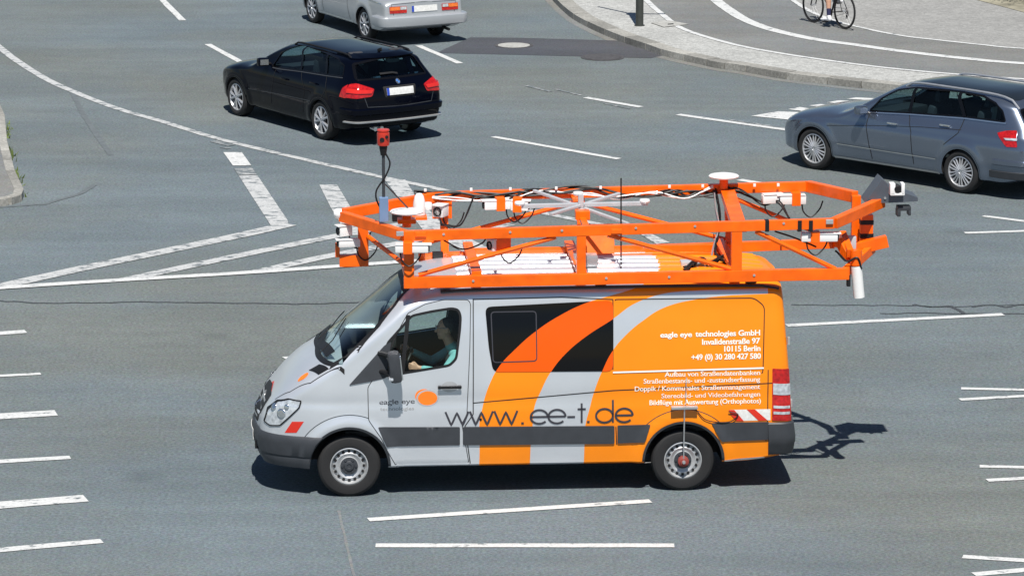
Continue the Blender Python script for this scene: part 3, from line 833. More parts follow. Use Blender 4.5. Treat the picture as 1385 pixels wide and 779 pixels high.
# side windows, windscreen
V.drape('windscreen', ws, M['glass'], 'x', off=-.004, thick=0, g=.07)
bm = V.ribbon_bm(ws, .04, 'x', .003, closed=True); link('windscreen_seal', bm, M['black'], van, True)
for axn, sg in (('y', 1), ('-y', -1)):
    dw = V.px([(633, 406), (636, 411), (635, 470), (631, 560), (624, 573), (626, 632), (532, 636), (526, 612), (516, 592), (499, 568), (498, 524), (519, 492), (535, 455), (552, 424), (575, 412), (600, 406)])
    dw = rounded(dw, .02, 2)
    door = V.drape('cab_door', dw, M['van'], axn, off=.004, thick=.003, holes=[cabwin], g=.05)
    bm = V.ribbon_bm(dw, .016, axn, .0022, closed=True)
    link('door_gap', bm, M['dark'], door)
    gl = V.drape('window', cabwin, M['glass'], axn, door, off=-.012, thick=0, g=.08)
    link('window_seal', V.ribbon_bm(cabwin, .028, axn, .0065, closed=True), M['black'], gl, True)
    a, b_ = V.px([(552, 426), (544, 505)]); link('window_post', V.ribbon_bm([a, b_], .045, axn, .006), M['black'], gl)
    hx, hz = V.px([(608, 523)])[0]
    hp, hn = V.on(hx, hz, axn); hd = bmesh.new()
    bm_box(hd, hp+hn*.045, (.26, .022, .035), bev=.009); bm_box(hd, hp+hn*.02+Vector((.11, 0, 0)), (.03, .05, .03)); bm_box(hd, hp+hn*.02-Vector((.11, 0, 0)), (.03, .05, .03))
    link('door_handle', hd, M['black'], door, 40)
    el = [(hx+.09*math.cos(k*PI/12), hz+.06*math.sin(k*PI/12)) for k in range(24)]
    V.drape('handle_recess', el, M['steel'], axn, door, off=.008, thick=.002)
    # black triangle that carries the mirror
    sail = V.px([(472, 521), (500, 516), (522, 511), (529, 462), (520, 467)]); V.drape('mirror_mount', rounded(sail, .015), M['cladding'], axn, off=.011, thick=.012)
    # big side window with orange film
    bw = rounded(V.px([(656, 415), (829, 406), (829, 502), (667, 503), (661, 470)]), .07)
    w_ = V.drape('side_window', bw, M['van_glass'], axn, off=.006, thick=.005)
    ln = rounded(V.px([(664, 422), (725, 421), (726, 488), (667, 490)]), .04)
    link('vent_pane_line', V.ribbon_bm(ln, .012, axn, .0085, closed=True), M['ink'], w_)
    # sliding door and rear panel gaps
    gp = [V.px([(640, 404), (640, 560), (629, 576), (628, 632)]), V.px([(829, 405), (829, 500)]),
          rounded(V.px([(829, 405), (1020, 403), (1034, 414), (1032, 500), (1031, 505)]), .05)[1:-1],
          V.px([(640, 545), (829, 528), (1060, 517)]), V.px([(833, 577), (834, 601)]), V.px([(1039, 500), (1038, 570), (1036, 596)]),
          V.px([(640, 405), (760, 402), (829, 405)])]
    bm = bmesh.new()
    for g_ in gp: V.ribbon_bm(g_, .011, axn, .0022, bm=bm)
    link('panel_gap', bm, M['dark'], van)
    # sliding-door rail
    link('door_rail', V.ribbon_bm(V.px([(829, 503.5), (1033, 497.5)]), .018, axn, .008), M['white'], van)
    # grey plastic strip and white sill line
    for seg in ([(511, 577.5), (622, 577), (622, 601.5), (523, 604)], [(626, 577), (831, 575.5), (831, 599.5), (626, 601.5)], [(835, 575), (880, 574), (872, 598), (835, 599)], [(962, 572), (1040, 570), (1039, 594), (976, 597)]):
        V.drape('side_strip', rounded(V.px(seg), .015, 2), M['cladding'], axn, off=.016, thick=.016)
    link('sill_edge', V.ribbon_bm(V.px([(530, 636.5), (700, 632.5), (868, 629)]), .02, axn, .006), M['white'], van)
    link('sill_edge', V.ribbon_bm(V.px([(980, 622.5), (1034, 617.5)]), .02, axn, .006), M['white'], van)
    # arch lips
    for ax, az, ar in ARCH:
        P = [(ax+(ar+.012)*math.cos(a), az+(ar+.012)*math.sin(a)) for a in [R(-4+188*k/40) for k in range(41)]]
        link('wheel_arch_lip', V.ribbon_bm(P, .028, axn, .004), M['cladding'], van, True)
        P = [(ax+(ar+.16)*math.cos(a), az+(ar+.155)*math.sin(a)) for a in [R(24+132*k/30) for k in range(31)]]
        link('wheel_arch_crease', V.ribbon_bm(P, .008, axn, .002), M['cladding'], van, True)
    # lamps
    hl = rounded(V.px([(366, 575), (358, 569), (363, 552), (376, 542), (391, 539.5), (407.5, 542), (405, 551), (392, 563.5), (379, 575)]), .012)
    h_ = V.drape('headlamp', hl, M['lens'], axn, off=.008, thick=.02, g=.03)
    link('headlamp_seal', V.ribbon_bm(hl, .014, axn, .010, closed=True), M['black'], h_)
    cx, cz = V.px([(381, 559)])[0]
    hp, hn = V.on(cx, cz, axn, .008)
    bmr = bmesh.new()
    for dx, dz, rr_ in ((0, 0, .055), (.075, .055, .045), (-.06, .08, .03)):
        q, nn = V.on(cx+dx, cz+dz, axn, .010); ii = bmesh.new(); bm_lathe(ii, [(rr_, 0), (rr_*.96, .006), (rr_*.6, .004), (0, .012)], 'z', 20)
        bmesh.ops.transform(ii, matrix=Matrix.Translation(q) @ nn.to_track_quat('Z', 'Y').to_matrix().to_4x4(), verts=ii.verts)
        me_ = bpy.data.meshes.new('t'); ii.to_mesh(me_); ii.free(); bmr.from_mesh(me_); bpy.data.meshes.remove(me_)
    link('reflector_bowl', bmr, M['chrome'], h_, True)
    # tail lamp on the corner
    tl = rounded(V.px([(1044.5, 498), (1066, 498), (1069, 568), (1044, 568)]), .012, 2)
    t_ = V.drape('tail_lamp', tl, M['red_lens'], axn, off=.012, thick=.012, g=.03)
    a = V.px([(1045.5, 518), (1067, 518), (1067.5, 533), (1045.5, 533)]); V.drape('reversing_lens', a, M['lens'], axn, t_, off=.016, thick=.004, g=.03)
    for yy in (548, 556): V.drape('white_bar', V.px([(1046, yy), (1067, yy), (1067, yy+3.5), (1046, yy+3.5)]), M['lens'], axn, t_, off=.016, thick=.004, g=.03)
    # red and white reflective stripes
    V.drape('reflective_stripe', V.px([(385, 585), (395, 570), (411, 570), (401, 585)]), M['red'], axn, off=.003, thick=.002)
    V.drape('reflective_stripe', V.px([(986, 554), (1042, 553), (1042, 568), (996, 569)]), M['plate'], axn, off=.003, thick=.002)
    for q in ([(986, 554), (993, 554), (1006, 569), (996, 569), (988, 560)], [(1010, 553.5), (1021, 553.3), (1038, 568), (1026, 568.5)]):
        V.drape('reflective_stripe', V.px(q), M['red'], axn, off=.0065, thick=.002)
# fuel flap / small lock
link('lock_cylinder', lathe([(0, -.005), (.014, -.005), (.014, .006), (0, .006)], 'y', 16, V.on(*V.px([(650, 567)])[0], 'y')[0]), M['black'], van)
# front: grille, bonnet stripes, hood vents
gr = [(.36, .72), (.42, .92), (.40, 1.02), (0, 1.06), (-.40, 1.02), (-.42, .92), (-.36, .72)]
g_ = V.drape('grille', rounded(gr, .05), M['black'], 'x', off=.006, thick=.01)
for z in (.78, .86, .94): link('grille_bar', V.ribbon_bm([(.34, z), (-.34, z)], .025, 'x', .010), M['steel'], g_)
V.drape('emblem', [(.085*math.cos(k*PI/10), .90+.085*math.sin(k*PI/10)) for k in range(20)], M['chrome'], 'x', g_, off=.014, thick=.01, g=.05)
for k, sg in enumerate((1, -1)):
    vx = V.px([(418, 501), (432, 493), (445, 499), (431, 507)], 'z')
    vv = [(x, y*sg) for x, y in vx]; V.drape('bonnet_vent', vv, M['black'], 'z', off=.007, thick=.005, g=.03)
for u0 in (362, 366.5, 371):
    a = V.px([(u0-1.5, 538), (u0+1, 517)], 'z')
strip = [[(359, 537), (361, 537), (366, 517), (363.5, 518)], [(363.5, 536), (366, 535), (371, 515), (368, 516.5)]]
for q in strip: V.drape('reflective_stripe', V.px(q, 'z'), M['red'], 'z', off=.004, thick=.001, g=.03)
V.drape('reflective_stripe', V.px([(361, 537), (363.5, 536), (368, 516.5), (366, 517)], 'z'), M['plate'], 'z', off=.003, thick=.001, g=.03)
link('bonnet_gap', V.ribbon_bm([(x, y) for x, y in V.px([(372, 540), (392, 530), (420, 518), (466, 503)], 'z')], .006, 'z', .003), M['dark'], van)
link('scuttle', V.drape_bm([(3.80, .70), (3.90, .66), (3.98, 0), (3.90, -.66), (3.80, -.70), (3.90, 0)], 'z', off=.006, thick=.006), M['black'], van, 35)
for y0, y1 in ((.50, -.1), (-.15, -.65)):
    bm = bmesh.new(); P = [V.on(3.95, y0, 'z', .03)[0]]+[V.on(3.84-.04*k, y0+(y1-y0)*k/5, 'z', .025)[0] for k in range(1, 6)]
    bm_tube(bm, P, .006, 6); link('wiper', bm, M['black'], van)
# bumpers
link('front_bumper', vs.band([(.325, .0), (.36, .008), (.42, .016), (.445, .006), (.46, .018), (.60, .028), (.66, .024), (.685, .01)], lambda z: 3.665+math.sqrt(max(0, .445**2-(z-.345)**2))), M['cladding'], van, 35)
link('rear_bumper', vs.band([(.40, .004), (.43, .02), (.52, .035), (.535, .042), (.60, .042), (.75, .025), (.765, .01)], -.93, rear=True), M['cladding'], van, 35)
V.drape('number_plate', [(.26, .50), (.26, .61), (-.26, .61), (-.26, .50)], M['plate'], 'x', off=.034, thick=.006)
link('tow_bracket', box((4.655, .36, .47), (.06, .06, .10), bev=.01), M['black'], van)
# rear doors
rd = rounded([(.80, .80), (.74, 2.16), (-.74, 2.16), (-.80, .80)], .06)
d_ = V.drape('rear_door', rd, M['van'], '-x', off=.004, thick=.003); link('door_gap', V.ribbon_bm([(0, .8), (0, 2.16)], .012, '-x', .008), M['dark'], d_)
for sg in (1, -1):
    wq = rounded([(.1*sg, 1.4), (.68*sg, 1.4), (.63*sg, 2.0), (.1*sg, 2.0)], .06); V.drape('window', wq, M['van_glass'], '-x', d_, off=.012, thick=.004)
    for z in (1.65, .95): link('hinge', box((-1.22+.05*(z-.5), .86*sg, z), (.03, .05, .09), bev=.008), M['steel'], d_)
link('rear_plate', V.drape_bm([(.26, .86), (.26, .97), (-.26, .97), (-.26, .86)], '-x', off=.012, thick=.006), M['plate'], van)
# mirrors
mc = V.plane(534, 496, 1.16)
for sg in (1, -1):
    c = Vector((mc.x, mc.y*sg, mc.z)); bm = bmesh.new()
    bm_box(bm, c, (.13, .20, .34), Matrix.Rotation(R(6), 3, 'Y'), bev=.045)
    m_ = link('side_mirror', bm, M['cladding'], van, 40)
    bm = bmesh.new()
    for dz in (.10, -.10): bm_tube(bm, [c+Vector((.02, -.05*sg, dz)), c+Vector((.10, -.16*sg, dz)), Vector((c.x+.16, .93*sg, c.z+dz))], .028, 8)
    link('mirror_arm', bm, M['black'], m_, 30)
    link('mirror_glass', box(c+Vector((-.068, 0, .0)), (.006, .16, .27), Matrix.Rotation(R(6), 3, 'Y'), .01), M['chrome'], m_)
    link('indicator_lens', box(c+Vector((.045, .05*sg, -.12)), (.05, .11, .03), None, .008), M['lens'], m_)
# wheels
for x in (3.665, 0):
    for sg in (1, -1): vw = make_wheel(van, 'wheel', x, sg*.845, .345, .235, .205, 'steel', sg)
    if x == 0: pass
# underbody so that light does not pass below
bm = bmesh.new(); bm_box(bm, (1.83, 0, .36), (2.7, 1.3, .22)); bm_box(bm, (-.95, 0, .42), (.5, 1.2, .1)); bm_box(bm, (1.83, 0, .345), (3.7, .12, .12))
link('underbody', bm, M['dark'], van)
# wheel-turn encoder on the rear wheel
en = bmesh.new(); q = V.plane(924, 620, 1.0); q = Vector((0, .985, .345))
bm_lathe(en, [(0, -.02), (.06, -.02), (.06, .02), (.035, .03), (.035, .05), (0, .05)], 'y', 24, q)
e_ = link('wheel_encoder', en, mat('dull red plastic', (.26, .045, .035), .6), van, 30)
bm = bmesh.new(); bm_lathe(bm, [(0, .05), (.022, .05), (.016, .07), (0, .07)], 'y', 16, q); link('encoder_cap', bm, M['alu'], e_)
top = V.on(0.0, .97, 'y', .02)[0]
bm = bmesh.new(); bm_tube(bm, [q+Vector((0, .03, 0)), Vector((0, 1.03, .6)), Vector((.0, 1.06, .98))], .008, 6); link('encoder_rod', bm, M['alu'], e_)
bp = V.px([(907, 547), (941, 547), (941, 552), (907, 552)])
bm = box((0.0, 1.04, sum(p[1] for p in bp)/4), (.29, .08, .03), bev=.006); bm_tube(bm, [(-.02, 1.0, 1.0), (-.02, 1.02, 1.3)], .005, 6); link('encoder_bracket', bm, M['alu'], e_, 30)
bm = bmesh.new(); bm_tube(bm, catmull([V.on(*p, 'y', .02)[0] for p in V.px([(940, 552), (955, 568), (985, 570), (998, 560), (985, 556)])], 6), .006, 6); link('encoder_cable', bm, M['black'], e_)
# roof beads and rails
bm = bmesh.new()
for y in (-.62, -.42, -.21, 0, .21, .42, .62):
    for x0, x1 in ((-.95, 1.0), (1.15, 2.45)):
        pts = [V.on(x0+(x1-x0)*k/24, y, 'z', .002)[0] for k in range(25)]; bm_tube(bm, pts, .013, 8)
link('roof_bead', bm, M['van'], van, 40)
bm = bmesh.new()
for sg in (1, -1):
    pts = [V.on(-1.05+3.7*k/20, .80*sg, 'z', .012)[0] for k in range(21)]; bm_tube(bm, pts, .016, 6)
link('roof_gutter', bm, M['cladding'], van, 40)
# cabin
link('dashboard', box((3.40, 0, 1.18), (.42, 1.66, .34), Matrix.Rotation(R(12), 3, 'Y'), .06), M['interior'], van, 40)
link('cabin_floor', box((1.6, 0, .68), (4.2, 1.7, .06)), M['interior'], van)
link('partition', box((1.98, 0, 1.4), (.04, 1.66, 1.45)), M['interior'], van)
for y in (.50, -.30, -.62): seat(van, 2.50, y, 1.0, M['seatcloth'], .66, w_=.48 if y > 0 else .42)
sw = bmesh.new(); cS = Vector((3.06, .52, 1.38)); rS = Matrix.Rotation(R(-32), 3, 'Y')
bm_tube(sw, [cS+rS @ Vector((0, math.cos(a)*.2, math.sin(a)*.2)) for a in [2*PI*k/32 for k in range(33)]], .015, 8)
for a in (0, PI, 1.5*PI): bm_tube(sw, [cS, cS+rS @ Vector((0, math.cos(a)*.2, math.sin(a)*.2))], .014, 6)
bm_tube(sw, [cS, cS+rS @ Vector((.3, 0, -.0))], .03, 8)
link('steering_wheel', sw, M['black'], van, 40)

# ---- lettering
def text_mesh(txt, bold=False):
    cu = bpy.data.curves.new('t', 'FONT'); cu.body = txt; cu.size = 1; cu.resolution_u = 3
    cu.space_character = .96
    if bold: cu.offset = .022
    else: cu.offset = .006
    o = bpy.data.objects.new('t', cu); C.objects.link(o); bpy.context.view_layer.update()
    dg = bpy.context.evaluated_depsgraph_get(); me = bpy.data.meshes.new_from_object(o.evaluated_get(dg))
    V_ = [(v.co.x, v.co.y) for v in me.vertices]; F_ = [tuple(p.vertices) for p in me.polygons]
    bpy.data.objects.remove(o); bpy.data.curves.remove(cu); bpy.data.meshes.remove(me); return V_, F_
def put_text(name, txt, pa, pb, cap, m, off=.006, bold=False, parent=None, axn='y'):
    """writes txt along the left side between two picture points on its base line"""
    (xa, za), (xb, zb_) = V.px([pa, pb]); V_, F_ = text_mesh(txt, bold)
    x0 = min(v[0] for v in V_); x1 = max(v[0] for v in V_); bm = bmesh.new(); vs_ = []
    for x, y in V_:
        t = (x-x0)/(x1-x0); q, n = V.on(xa+(xb-xa)*t, za+(zb_-za)*t+y*cap/.70, axn, off); vs_.append(bm.verts.new(q))
    for f in F_:
        try: ff = bm.faces.new([vs_[i] for i in f])
        except ValueError: continue
        ff.normal_update()
        if ff.normal.y < 0: ff.normal_flip()
    return link(name, bm, m, parent or van)
M['letter'] = mat('white film lettering', (.82, .80, .74), .5, var=.02)
T = 'lettering'
put_text(T, 'eagle eye', (893, 456.3), (936, 455.3), .056, M['letter'], bold=True)
put_text(T, 'technologies GmbH', (940.5, 455.2), (1028, 453.3), .060, M['letter'], bold=.5)
put_text(T, 'Invalidenstraße 97', (949.5, 466), (1028, 464.3), .060, M['letter'], bold=.5)
put_text(T, '10115 Berlin', (979.5, 475.3), (1028.5, 474.3), .060, M['letter'], bold=.5)
put_text(T, '+49 (0) 30 280 427 580', (935, 486.6), (1029, 484.8), .060, M['letter'], bold=.5)
put_text(T, 'Aufbau von Straßendatenbanken', (899, 509.3), (1028, 506.7), .052, M['letter'])
put_text(T, 'Straßenbestands- und -zustandserfassung', (870.5, 518.6), (1028, 515.6), .052, M['letter'])
put_text(T, 'Doppik / Kommunales Straßenmanagement', (858.5, 528.8), (1028, 525.6), .052, M['letter'])
put_text(T, 'Stereobild- und Videobefahrungen', (894.5, 538.2), (1028, 535.6), .052, M['letter'])
put_text(T, 'Bildflüge mit Auswertung (Orthophotos)', (878.5, 547.5), (1029, 544.8), .052, M['letter'])
put_text(T, 'eagle eye', (513, 547), (561, 545.5), .056, M['ink'])
M['faint'] = mat('faint grey lettering', (.33, .335, .34), .5, var=.02)
put_text(T, 'technologies', (514, 555.2), (560, 554.2), .038, M['faint'])
# the web address in thin round strokes
Zb = [V.px([(u, 575.2-(u-605)*.0205)])[0] for u in (605, 857)]
def wz(u): # (x, base z) on the side for a picture column
    t = (u-605)/(857-605); return Zb[0][0]+(Zb[1][0]-Zb[0][0])*t, Zb[0][1]+(Zb[1][1]-Zb[0][1])*t
UX = (Zb[0][0]-Zb[1][0])/252.; xh = .152; sw_ = .022
ub = bmesh.new()
def stroke(P, closed=False): V.ribbon_bm(P, sw_, 'y', .0065, .03, closed, ub)
def ring(cx, z0, r, a0=0, a1=360, n=28):
    return [(cx-r*math.cos(R(a0+(a1-a0)*k/n)), z0+xh/2+xh/2*math.sin(R(a0+(a1-a0)*k/n))) for k in range(n+1)]
for u in (602.5, 635.5, 668.5):
    x, z = wz(u); q = 31*UX
    stroke([(x-q*.0, z+xh), (x-q*.25, z), (x-q*.5, z+xh*.93), (x-q*.75, z), (x-q, z+xh)])
def dot(u):
    x, z = wz(u); stroke([(x+.014, z+.01), (x-.014, z+.01)])
dot(706.5); dot(795.5)
for u, in ((717.5,), (741.5,), (832.5,)):
    x, z = wz(u); r = 11.6*UX; cx = x-r
    P = [(cx+r, z+xh*.5), (cx-r, z+xh*.5)]; stroke(P); stroke(ring(cx, z, r, 0, 318))
x, z = wz(767); stroke([(x, z+xh*.45), (x-10.5*UX, z+xh*.45)])
x, z = wz(786.5); stroke([(x, z), (x, z+xh*1.42)]); stroke([(x+.045, z+xh), (x-.045, z+xh)])
x, z = wz(806); r = 11.4*UX; stroke(ring(x-r, z, r)); stroke([(x-2*r, z), (x-2*r, z+xh*1.62)])
link(T, ub, M['ink'], van)
# logo: two overlapping orange discs on the door and bonnet
def disc(name, u, v, ra, rb, m, off, axn='y', n=28):
    x, z = V.px([(u, v)], axn)[0]
    return V.drape(name, [(x+ra*math.cos(2*PI*k/n), z+rb*math.sin(2*PI*k/n)) for k in range(n)], m, axn, off=off, thick=.001, g=.05)
M['silver_film'] = mat('silver film', (.46, .475, .49), .4, .3)
disc('logo', 573.5, 535.5, .098, .078, M['orange'], .0062); disc('logo', 578, 538.0, .122, .092, M['silver_film'], .0078); disc('logo', 578.3, 538.2, .106, .078, M['orange'], .0095)
x, y = V.px([(408, 511)], 'z')[0]
for dx, rr_ in ((0, .04), (-.03, .045)): V.drape('logo', [(x+dx+rr_*math.cos(2*PI*k/20), y-.4*dx+rr_*.9*math.sin(2*PI*k/20)) for k in range(20)], M['orange'], 'z', off=.004-dx*.04, thick=.001)

# ================================================================== PEOPLE
def figure(root, name, caps, ells, mats, voxel=.009, smooth=5, m=None):
    """one continuous body: tapered limbs and rounded masses fused into a single skin.
    caps: (a, b, ra, rb, material index); ells: (centre, radii, rotation, material index)"""
    bm = bmesh.new()
    def ball(c, r, rot=None):
        g = bmesh.ops.create_icosphere(bm, subdivisions=3, radius=1)
        mt = Matrix.Translation(Vector(c)) @ (rot.to_4x4() if rot else Matrix()) @ Matrix.Diagonal((*r, 1))
        bmesh.ops.transform(bm, matrix=mt, verts=g['verts'])
    for a, b, ra, rb, i in caps:
        bm_tube(bm, [a, b], ra, 14, radii=[ra, rb]); ball(a, (ra,)*3); ball(b, (rb,)*3)
    for c, r, rot, i in ells: ball(c, r, rot)
    o = link(name, bm, mats, root)
    for kind in ('REMESH', 'SMOOTH'):
        md = o.modifiers.new('m', kind)
        if kind == 'REMESH': md.mode = 'VOXEL'; md.voxel_size = voxel
        else: md.iterations = smooth; md.factor = .5
    bpy.context.view_layer.update(); dg = bpy.context.evaluated_depsgraph_get()
    me = bpy.data.meshes.new_from_object(o.evaluated_get(dg)); old = o.data; o.modifiers.clear(); o.data = me; bpy.data.meshes.remove(old)
    me.materials.clear()
    for q in mats: me.materials.append(q)
    P = [(Vector(a), Vector(b), ra, rb, i) for a, b, ra, rb, i in caps]
    E_ = [(Vector(c), r, rot.transposed() if rot else None, i) for c, r, rot, i in ells]
    for f in me.polygons:
        c = f.center; best = 9; bi = 0
        for a, b, ra, rb, i in P:
            d_ = b-a; t = max(0, min(1, (c-a).dot(d_)/max(1e-9, d_.length_squared))); q = (c-a-d_*t).length-(ra+(rb-ra)*t)
            if q < best: best, bi = q, i
        for cc, r, rt, i in E_:
            v = c-cc
            if rt: v = rt @ v
            q = (Vector((v.x/r[0], v.y/r[1], v.z/r[2])).length-1)*min(r)
            if q < best: best, bi = q, i
        f.material_index = bi; f.use_smooth = True
    return o
M['skin'] = mat('skin', (.55, .31, .21), .55, var=.06, scale=20)
M['hair'] = mat('dark greying hair', (.045, .038, .034), .8, var=.4, scale=60)
M['teal'] = mat('teal shirt cloth', (.17, .40, .40), .8, var=.15, scale=14, bump=.3, bscale=18)
M['vest'] = mat('dark waistcoat cloth', (.03, .035, .04), .8, var=.15)
M['trouser'] = mat('dark trousers', (.03, .035, .06), .85)
M['white_shoe'] = mat('white shoe', (.78, .78, .80), .5)
M['sock'] = mat('navy sock', (.02, .022, .07), .85)
M['shirt'] = mat('light jersey', (.45, .47, .50), .8)
V3 = Vector
def hand(caps, wrist, dirv, side, curl, mi, s=1.):
    """palm with four curled fingers and a thumb; dirv: pointing direction, side: towards the thumb, curl: way the fingers bend"""
    d_, sd, cu = V3(dirv).normalized(), V3(side).normalized(), V3(curl).normalized(); w0 = V3(wrist)
    for k in (-1, 0, 1): caps.append((w0+d_*.015+sd*.014*k, w0+d_*.085*s+sd*.024*k, .016, .014, mi))
    for k, L in enumerate((.07, .08, .075, .058)):
        b = w0+d_*.088*s+sd*(.033-.022*k); p1 = b+(d_*.6+cu*.5).normalized()*L*.45; p2 = p1+(d_*-.05+cu*1.).normalized()*L*.35; p3 = p2+(cu*.5-d_*.8).normalized()*L*.25
        caps += [(b, p1, .0095, .009, mi), (p1, p2, .009, .008, mi), (p2, p3, .008, .007, mi)]
    t0 = w0+d_*.03+sd*.03; t1 = t0+(sd*.7+d_*.7).normalized()*.04; t2 = t1+(d_*.6+cu*.8).normalized()*.035
    caps += [(t0, t1, .013, .011, mi), (t1, t2, .011, .008, mi)]
def head(caps, ells, c, fwd=V3((1, 0, 0)), mi=0, hair=1):
    """c: centre of the head"""
    f = V3(fwd).normalized(); l = V3((0, 0, 1)).cross(f); rot = Matrix((f, l, f.cross(l))).transposed(); u = f.cross(l)
    P = lambda a, b, d_: c+f*a+l*b+u*d_
    ells += [(P(-.01, 0, .03), (.096, .076, .092), rot, mi), (P(.028, 0, -.05), (.062, .055, .066), rot, mi), (P(.058, 0, -.095), (.026, .026, .02), rot, mi)]
    caps += [(P(.086, 0, .015), P(.108, 0, -.022), .009, .015, mi), (P(.082, .03, .028), P(.082, -.03, .028), .012, .012, mi), (P(.082, .02, -.058), P(.082, -.02, -.058), .009, .009, mi)]
    for sg in (1, -1): ells.append((P(-.012, .078*sg, -.005), (.02, .009, .032), rot, mi))
    ells += [(P(-.026, 0, .045), (.092, .0805, .085), rot, hair), (P(-.050, 0, .012), (.056, .070, .058), rot, hair)]
    return P

# the driver, seated at the wheel
drv = thing('person', 'driver in a teal shirt, dark waistcoat and glasses holding the steering wheel', 'person', van.location, van.rotation_euler.z)
caps, ells = [], []
hp_, ch = V3((2.46, .5, 1.12)), V3((2.46, .5, 1.40))
ells += [(hp_, (.15, .19, .13), None, 3), (V3((2.45, .5, 1.28)), (.13, .17, .18), None, 2), (ch, (.13, .185, .15), None, 2), (V3((2.47, .5, 1.50)), (.085, .18, .06), None, 1)]
caps += [(V3((2.50, .5, 1.52)), V3((2.56, .5, 1.66)), .062, .056, 0), (V3((2.48, .5, 1.535)), V3((2.52, .5, 1.575)), .082, .068, 1)]
for sg in (1, -1):
    y = .5+.19*sg; sh = V3((2.47, y, 1.50))
    if sg > 0: el, wr = V3((2.62, .79, 1.335)), V3((2.88, .70, 1.375))
    else: el, wr = V3((2.72, .21, 1.34)), V3((2.97, .36, 1.50))
    caps += [(sh, el, .066, .050, 1), (el, el.lerp(wr, .82), .050, .038, 1), (el.lerp(wr, .8), wr, .032, .027, 0)]
    hd_ = (V3((3.02, .5+.19*sg, 1.40 if sg > 0 else 1.52))-wr).normalized()
    hand(caps, wr, hd_, V3((0, 0, 1)) if sg > 0 else V3((0, .4, 1)), V3((.2, -sg, -.35)), 0)
    hip = V3((2.48, .5+.1*sg, 1.10)); kn = V3((2.92, .5+.14*sg, 1.14)); an = V3((3.1, .5+.12*sg, .80))
    caps += [(hip, kn, .09, .062, 3), (kn, an, .058, .042, 3), (an, an+V3((.18, 0, -.04)), .042, .035, 3)]
P_ = head(caps, ells, V3((2.585, .5, 1.765)), V3((1, .05, -.03)), 0, 4)
figure(drv, 'body', caps, ells, [M['skin'], M['teal'], M['vest'], M['trouser'], M['hair']], .0085)
bm = bmesh.new()
for sg in (1, -1):
    bm_tube(bm, [P_(.100, .033*sg+.024*math.cos(a), .022+.018*math.sin(a)) for a in [2*PI*k/14 for k in range(15)]], .003, 5)
    bm_tube(bm, [P_(.098, .057*sg, .026), P_(-.01, .084*sg, .022)], .003, 5)
bm_tube(bm, [P_(.106, .01, .024), P_(.106, -.01, .024)], .003, 5)
link('glasses', bm, M['alu'], drv)

# ================================================================== THE FRAME ON THE ROOF
rack = thing('roof_rack', 'orange steel truss frame with cameras and antennas mounted above the van roof', 'survey rack', van.location, van.rotation_euler.z)
OF = M['orange_frame']; PP = V.plane
def beam(name, pts, w_=.085, h=.12, m=OF, parent=rack, up=V3((0, 0, 1))):
    for a, b in zip(pts, pts[1:]):
        bm = bmesh.new(); bm_beam(bm, a, b, w_, h, up, .006); o = link(name, bm, m, parent)
    return o
def tube(name, pts, r, m, parent=rack, n=8, curve=False):
    bm = bmesh.new(); bm_tube(bm, catmull(pts, 8) if curve else pts, r, n); return link(name, bm, m, parent, 40)
YN, YF = .90, -.98
# near side
nlA, nlB = PP(546, 382, YN), PP(1148, 370, YN)
beam('lower_rail', [nlA, nlB], .08, .125)
nuA, nuB = PP(546, 319, YN), PP(1128, 302, YN)
beam('upper_rail', [nuA, nuB], .08, .11)
def post(u, ya, yb, Y, w_=.10, d_=.08):
    a, b = PP(u, ya, Y), PP(u, yb, Y); a.x = b.x = (a.x+b.x)/2
    beam('upright', [a, b], d_, w_, up=V3((1, 0, 0)))
post(553, 325, 377, YN, .11, .076); post(786, 319, 373, YN, .10, .072); post(996, 311, 370, YN, .115, .072)
for a, b in (((566, 372), (752, 321)), ((822, 318), (990, 364)), ((1022, 313), (1130, 364))):
    tube('brace', [PP(*a, YN), PP(*b, YN)], .026, OF)
# far side
flA, flB = PP(566, 349, -.80), PP(1128, 329, -.80)
fuA, fuB = PP(590, 266, YF), PP(1095, 252, YF)
beam('lower_rail', [flA, flB], .08, .11); beam('upper_rail', [fuA, fuB], .08, .11)
for u in (600, 785, 985):
    beam('upright', [PP(u, 262, YF)-V3((0, 0, .05)), V3((PP(u, 262, YF).x, -.80, flA.z+.05))], .072, .09, up=V3((1, 0, 0)))
for a, b in (((572, 330), (790, 270)), ((800, 277), (985, 325)), ((992, 268), (1122, 322))):
    tube('brace', [PP(*a, -.95), PP(*b, -.95)], .026, OF)
# cross beams between the sides
cA = PP(983, 262, YF); cB = PP(1001, 305, YN)
beam('cross_beam', [V3((cA.x, YF+.04, fuA.z+.02)), V3((cB.x, YN-.04, nuA.z+.02))], .16, .08)
for u in (553, 645, 787, 996):
    x = PP(u, 378, YN).x; beam('cross_beam', [V3((x, -.76, 2.455)), V3((x, .862, 2.455))], .11, .05)
for v_, Y_ in ((352, -.40), (341, -.66)):
    a, b = PP(636, v_, Y_), PP(990, v_-6, Y_); beam('roof_bar', [a, b], .05, .085)
pl = box((.86, -.22, 2.60), (.40, .025, .34), Matrix.Rotation(R(25), 3, 'X'), .004); link('deflector_plate', pl, OF, rack)
# feet of the frame on the van roof
for x in (2.6, .9, -.75):
    for y in (.78, -.72): link('mounting_foot', box((x, y, 2.335), (.12, .07, .09), None, .01), M['black'], rack)
